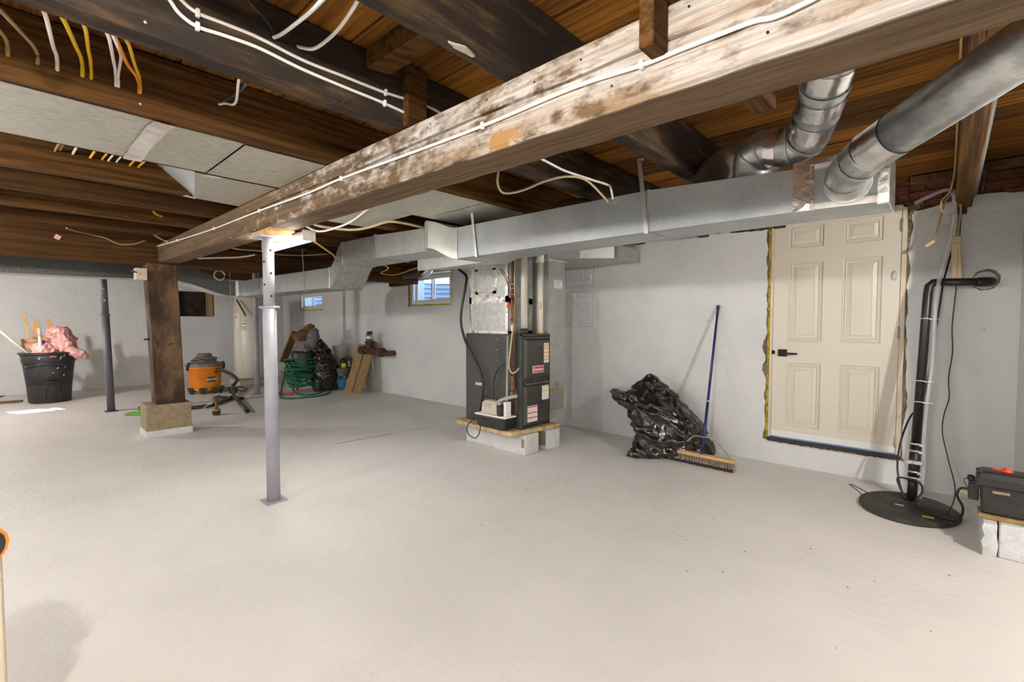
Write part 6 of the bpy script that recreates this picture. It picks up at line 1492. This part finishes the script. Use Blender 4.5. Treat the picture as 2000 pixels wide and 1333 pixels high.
# ------------------------------------------------------------------ cables and small ceiling items
BF = 1.244
bc = cable('beam_cable', 'long white cable clipped along the face of the big beam', [(-6.990, 1.244, 2.217), (-5.792, 1.244, 2.161), (-4.579, 1.243, 2.117), (-3.542, 1.243, 2.101), (-2.789, 1.243, 2.082), (-2.376, 1.243, 2.084), (-1.763, 1.243, 2.067), (-1.296, 1.243, 2.057), (-0.892, 1.243, 2.061), (-0.650, 1.243, 2.045), (-0.538, 1.243, 2.045), (-0.368, 1.243, 2.043), (-0.240, 1.243, 2.038), (0.3, 1.243, 2.13), (1.2, 1.243, 2.12)], 0.0062, 'cable_white', seg=8, n=5)
def clip(p, parent, n=(0, -1, 0)):
    x, y, z = p
    if n[1]: MB().box(x - 0.006, x + 0.006, y - 0.0095, y + 0.006, z - 0.013, z + 0.013).build('cable_clip', 'white_print', parent, bevel=0.002)
    else: MB().box(x - 0.006, x + 0.0095, y - 0.006, y + 0.006, z - 0.013, z + 0.013).build('cable_clip', 'white_print', parent, bevel=0.002)
for p in ((-5.792, 1.244, 2.161), (-4.579, 1.243, 2.117), (-3.542, 1.243, 2.101), (-2.376, 1.243, 2.084), (-1.296, 1.243, 2.057), (-0.650, 1.243, 2.045)): clip(p, bc)
AX = -1.7935
u = cable('joist_cable', 'upper white cable stapled along the dark joist', [(-1.794, 0.387, 2.360), (-1.794, 0.412, 2.334), (-1.793, 0.454, 2.314), (-1.794, 0.534, 2.316), (-1.794, 0.639, 2.316), (-1.794, 0.788, 2.301), (-1.794, 0.951, 2.303), (-1.794, 1.144, 2.306), (-1.790, 1.349, 2.320), (-1.790, 1.485, 2.307)], 0.0062, 'cable_white')
for p in ((-1.793, 0.455, 2.313), (-1.794, 1.144, 2.306)): clip(p, u, (1, 0, 0))
u = cable('joist_cable', 'lower white cable stapled along the dark joist', [(-1.794, 0.361, 2.347), (-1.794, 0.382, 2.319), (-1.794, 0.407, 2.289), (-1.794, 0.454, 2.271), (-1.794, 0.533, 2.277), (-1.794, 0.639, 2.281), (-1.794, 0.788, 2.267), (-1.794, 0.950, 2.262), (-1.794, 1.139, 2.259), (-1.790, 1.337, 2.242), (-1.790, 1.407, 2.223)], 0.0062, 'cable_white')
for p in ((-1.794, 0.454, 2.271), (-1.794, 1.139, 2.259)): clip(p, u, (1, 0, 0))
cable('joist_cable', 'white cable hanging between joists, left of two at the top edge', [(-1.810, 0.685, 2.343), (-1.790, 0.691, 2.339), (-1.720, 0.690, 2.323), (-1.550, 0.667, 2.277), (-1.400, 0.648, 2.242), (-1.200, 0.597, 2.171)], 0.0062, 'cable_white')
cable('joist_cable', 'white cable hanging between joists, right of two at the top edge', [(-1.810, 0.774, 2.355), (-1.790, 0.778, 2.342), (-1.720, 0.798, 2.317), (-1.600, 0.793, 2.299), (-1.450, 0.762, 2.267), (-1.300, 0.724, 2.241), (-1.190, 0.686, 2.211)], 0.0062, 'cable_white')
cable('ground_wire', 'thin dark green wire entering the dark joist at the top edge', [(-1.600, 0.534, 2.314), (-1.680, 0.591, 2.341), (-1.750, 0.651, 2.359), (-1.795, 0.690, 2.349), (-1.810, 0.699, 2.352)], 0.0028, 'cable_green', 'wire')
hl = MB()
for p in ((-1.799, 0.689, 2.340), (-1.799, 0.775, 2.349)): hl.lathe(p, [(0.011, 0.0), (0.011, 0.0012), (0.0001, 0.0012)], 10, axis='x')
tag(hl.build('cable_holes', 'hole_black', None), 'pair of drilled cable holes in the dark joist', 'hole')
# cables strung through the joists on the left
BXF = -2.497
runs = [('tan cable at the far left passing between the first two joists', (0, 17), (71, 101), 'cable_tan', 0.0062),
        ('short tan cable at the left edge of the picture', (-25, 30), (14, 83), 'cable_tan', 0.0062),
        ('white cable between the tan cable and the yellow ones', (89, 25), (111, 114), 'cable_white', 0.0062),
        ('left one of the two plain yellow cables', (125, 37), (160, 121), 'cable_yellow', 0.0066),
        ('second yellow cable, right of the first', (167, 52), (177, 126), 'cable_yellow', 0.0058),
        ('white cable left of the orange one', (213, 69), (225, 144), 'cable_white', 0.0055),
        ('white cable bowed just beside the orange one', (226, 76), (231, 145), 'cable_white', 0.0055),
        ('orange cable looping into the brown joist', (229, 75), (270, 158), 'cable_orange', 0.0062),
        ('rightmost yellow cable ending beside the orange one', (250, 81), (273, 157), 'cable_yellow', 0.0062)]
ends = {}
RUNPTS = [
 ([(-1.940, 0.011, 2.192), (-2.000, 0.022, 2.208), (-2.250, 0.065, 2.276), (-2.490, 0.116, 2.318)], [(-3.860, 0.264, 2.334)]),
 ([(-1.940, -0.016, 2.170), (-2.100, -0.003, 2.225), (-2.300, 0.024, 2.272), (-2.490, 0.042, 2.320)], [(-3.860, 0.242, 2.323)]),
 ([(-1.940, 0.107, 2.236), (-2.050, 0.121, 2.246), (-2.320, 0.150, 2.287), (-2.490, 0.170, 2.316)], [(-3.860, 0.319, 2.328)]),
 ([(-1.940, 0.142, 2.241), (-2.050, 0.165, 2.251), (-2.300, 0.207, 2.303), (-2.490, 0.240, 2.331)], [(-3.860, 0.397, 2.324)]),
 ([(-1.940, 0.191, 2.239), (-2.050, 0.210, 2.255), (-2.300, 0.240, 2.308), (-2.490, 0.266, 2.331)], [(-3.860, 0.452, 2.328)]),
 ([(-1.940, 0.247, 2.234), (-2.050, 0.268, 2.251), (-2.300, 0.309, 2.300), (-2.490, 0.340, 2.324)], [(-3.860, 0.481, 2.326)]),
 ([(-1.940, 0.262, 2.233), (-2.050, 0.286, 2.247), (-2.300, 0.332, 2.318), (-2.490, 0.349, 2.326)], [(-3.860, 0.520, 2.329)]),
 ([(-1.940, 0.262, 2.236), (-2.050, 0.290, 2.249), (-2.300, 0.351, 2.296), (-2.490, 0.413, 2.323)], [(-3.860, 0.586, 2.323)]),
 ([(-1.940, 0.287, 2.241), (-2.050, 0.318, 2.256), (-2.300, 0.372, 2.306), (-2.490, 0.418, 2.327)], [(-3.860, 0.630, 2.324)]),
]
for (lab, _, _, m, r), (pa, pb) in zip(runs, RUNPTS):
    A = Vector(pa[0]); A0 = Vector((-1.85, A.y, max(A.z, 2.27)))
    B = Vector(pa[-1]); D = Vector(pb[0])
    mid = Vector((-3.2, B.y, 2.26))
    D1 = Vector((-3.875, D.y, D.z))
    cable('strung_cable', lab, [A0] + pa + [Vector((-2.56, B.y, 2.26)), mid, Vector((-3.27, (B.y + D.y) / 2, 2.235)), Vector((-3.6, D.y, D1.z + 0.0)), D1 + Vector((0.03, 0, 0.004)), D1 - Vector((0.05, 0, 0))], r, m, group='cables strung through the joists', n=5)
cable('strung_cable', 'white cable stub hooked below the joist, beside a dark one', [(-1.930, 0.622, 2.233), (-2.050, 0.652, 2.254), (-2.300, 0.722, 2.292), (-2.400, 0.739, 2.308), (-2.460, 0.725, 2.327), (-2.495, 0.712, 2.329), (-2.520, 0.711, 2.338)], 0.0055, 'cable_white')
cable('strung_cable', 'dark cable stub entering the brown joist beside the white hook', [(-1.950, 0.649, 2.222), (-2.100, 0.687, 2.267), (-2.350, 0.724, 2.324), (-2.495, 0.719, 2.345), (-2.520, 0.713, 2.349)], 0.006, 'cable_green')
cable('strung_cable', 'yellow cable drooping between the far joists to the beam', [(-5.000, 0.908, 2.267), (-5.100, 0.951, 2.268), (-5.500, 1.141, 2.313), (-5.500, 1.261, 2.308), (-5.400, 1.352, 2.298), (-5.300, 1.370, 2.296)], 0.010, 'cable_yellow')
cable('strung_cable', 'tan wire drooping in front of the cross beam at the far left', [(-6.200, 0.447, 2.223), (-6.400, 0.517, 2.235), (-6.650, 0.676, 2.248), (-6.690, 0.783, 2.235), (-6.690, 0.837, 2.209), (-6.690, 0.897, 2.183), (-6.690, 0.985, 2.188), (-6.690, 1.048, 2.207), (-6.700, 1.138, 2.254)], 0.0075, 'cable_tan')
cable('strung_cable', 'cream cable dropping to the beam near the wooden post', [(-6.000, 1.002, 2.319), (-6.020, 1.022, 2.299), (-6.200, 1.146, 2.239), (-6.300, 1.236, 2.219), (-6.200, 1.266, 2.189)], 0.010, 'cable_cream')
cable('strung_cable', 'black cable dropping to the beam near the wooden post', [(-6.000, 1.044, 2.315), (-6.020, 1.068, 2.290), (-6.200, 1.173, 2.248), (-6.300, 1.250, 2.221), (-6.200, 1.275, 2.196)], 0.010, 'black_rubber')
cable('strung_cable', 'white cable sagging under the metal panel behind the beam', [(-4.061, 1.762, 2.170), (-4.113, 1.842, 2.150), (-4.104, 1.928, 2.130), (-3.954, 1.981, 2.140), (-3.634, 1.972, 2.150), (-3.266, 1.903, 2.175), (-3.124, 1.863, 2.175)], 0.009, 'cable_white')
cable('armored_cable', 'armoured cable snaking under the metal panels behind the beam', [(-3.909, 1.739, 2.170), (-3.958, 1.838, 2.150), (-3.980, 1.995, 2.150), (-3.925, 2.139, 2.150), (-3.759, 2.203, 2.155), (-3.482, 2.209, 2.165), (-3.430, 2.289, 2.170), (-3.430, 2.429, 2.170), (-3.450, 2.590, 2.170)], 0.011, 'cable_cream')
cable('light_cable', 'yellow cord running from the lit batten over the supply duct', [(-3.397, 1.480, 1.956), (-3.602, 1.600, 1.979), (-4.067, 1.900, 2.010), (-4.630, 2.300, 2.029), (-5.212, 2.700, 2.059), (-4.9, 2.98, 2.02), (-5.0, 3.2, 1.98), (-6.288, 3.900, 2.068), (-6.073, 4.000, 2.037), (-5.516, 3.900, 2.063), (-4.425, 3.400, 2.021), (-4.2, 3.05, 2.0)], 0.0085, 'cable_yellow')
cable('strung_cable', 'cream cable strung across the cross beam behind the steel post', [(-6.700, 1.938, 2.292), (-6.700, 2.078, 2.263), (-6.700, 2.372, 2.270), (-6.700, 2.554, 2.249), (-6.700, 2.758, 2.256), (-6.700, 2.942, 2.276), (-6.700, 3.320, 2.338), (-6.700, 3.766, 2.432)], 0.009, 'cable_cream')
cable('strung_cable', 'white cable end lying against the cross beam left of the steel post', [(-6.700, 1.636, 2.102), (-6.700, 1.822, 2.127), (-6.700, 2.052, 2.156), (-6.700, 2.172, 2.182), (-6.690, 2.280, 2.212)], 0.011, 'cable_white')
lp = MB().tube([(-7.9, 2.2 + 0.07 * math.cos(a), 2.02 + 0.07 * math.sin(a)) for a in [2 * math.pi * k / 20 for k in range(20)]], 0.009, 8)
tag(lp.build('cable_ring', 'cable_white', None), 'white ring of cable hanging above the far duct elbow', 'cable')
cable('strung_cable', 'tan cable loop hanging behind the beam in front of the supply duct', [(-1.785, 1.824, 2.170), (-1.712, 1.750, 2.094), (-1.716, 1.750, 2.035), (-1.720, 1.800, 1.999), (-1.680, 1.900, 2.025), (-1.593, 2.000, 2.081), (-1.525, 2.100, 2.111), (-1.540, 2.300, 2.136), (-1.541, 2.500, 2.072), (-1.592, 2.620, 2.079)], 0.0065, 'cable_cream')
cable('strung_cable', 'white cable dropping behind the beam onto the supply duct', [(-1.552, 1.832, 2.170), (-1.557, 1.908, 2.165), (-1.575, 2.053, 2.165), (-1.582, 2.164, 2.165), (-1.564, 2.385, 2.165), (-1.551, 2.551, 2.165), (-1.502, 2.500, 2.120), (-1.521, 2.550, 2.088), (-1.559, 2.620, 2.086)], 0.0065, 'cable_white')
# blocking, cleats and the offcut nailed to the beam
tag(MB().hexa([(-1.79, 1.05, 2.37), (-1.79, 1.165, 2.385), (-1.79, 1.165, 2.452), (-1.79, 1.05, 2.452)], [(-1.21, 1.075, 2.37), (-1.21, 1.185, 2.385), (-1.21, 1.185, 2.452), (-1.21, 1.075, 2.452)]).build('blocking_board', 'joist_wood_warm', None, bevel=0.003), 'brown blocking board between the two joists at top centre', 'board')
tag(MB().box(-1.797, -1.755, 1.232, 1.335, 2.196, 2.45).build('joist_cleat', 'joist_wood_warm', None, bevel=0.003), 'upright reddish brown cleat on the dark joist beside the beam', 'cleat')
tag(MB().hexa([(-0.620, 1.165, 2.045), (-0.578, 1.165, 2.045), (-0.578, 1.247, 2.045), (-0.620, 1.247, 2.045)], [(-0.618, 1.165, 2.45), (-0.576, 1.165, 2.45), (-0.576, 1.247, 2.45), (-0.618, 1.247, 2.45)]).build('hanging_block', 'joist_wood_warm', None, bevel=0.003), 'short wooden block nailed upright to the front of the big beam', 'block')
nl = MB()
for (p, q) in (((-1.797, 0.947, 2.194), (-1.760, 0.945, 2.215)), ((-1.797, 1.147, 2.407), (-1.780, 1.144, 2.346)), ((-1.797, 1.229, 2.299), (-1.780, 1.230, 2.273))): nl.rod(p, q, 0.002, 6)
tag(nl.build('bent_nails', 'iron_rust', None), 'rusty bent nails sticking out of the dark joist', 'nail')

for jk, p in ((-1.80, (-1.798, 0.320, 2.226)), (-2.50, (-2.498, 0.419, 2.234))):
    MB().lathe(p, [(0.006, -0.001), (0.006, 0.0025), (0.0001, 0.0035)], 10, axis='x').build('nail_head', 'zinc', JOIST[jk])
sx0, sy0, sz0 = (-1.151, 1.015, 2.184)
rr = random.Random(77)
MB().prism([(sx0 + math.cos(a) * 0.016 * rr.uniform(0.6, 1.2), sy0 + math.sin(a) * 0.055 * rr.uniform(0.6, 1.2), sz0) for a in [2 * math.pi * k / 14 for k in range(14)]], (0, 0, 0.006)).build('plaster_smear', 'old_plaster', JOIST[-1.107])
tg = MB().bar((-6.715, 0.395, 2.208), (-6.715, 0.436, 2.187), 0.006, 0.045)
tag(tg.build('paper_tag', 'pink_plastic', None), 'small pale tag on the cross beam at the far left', 'tag')
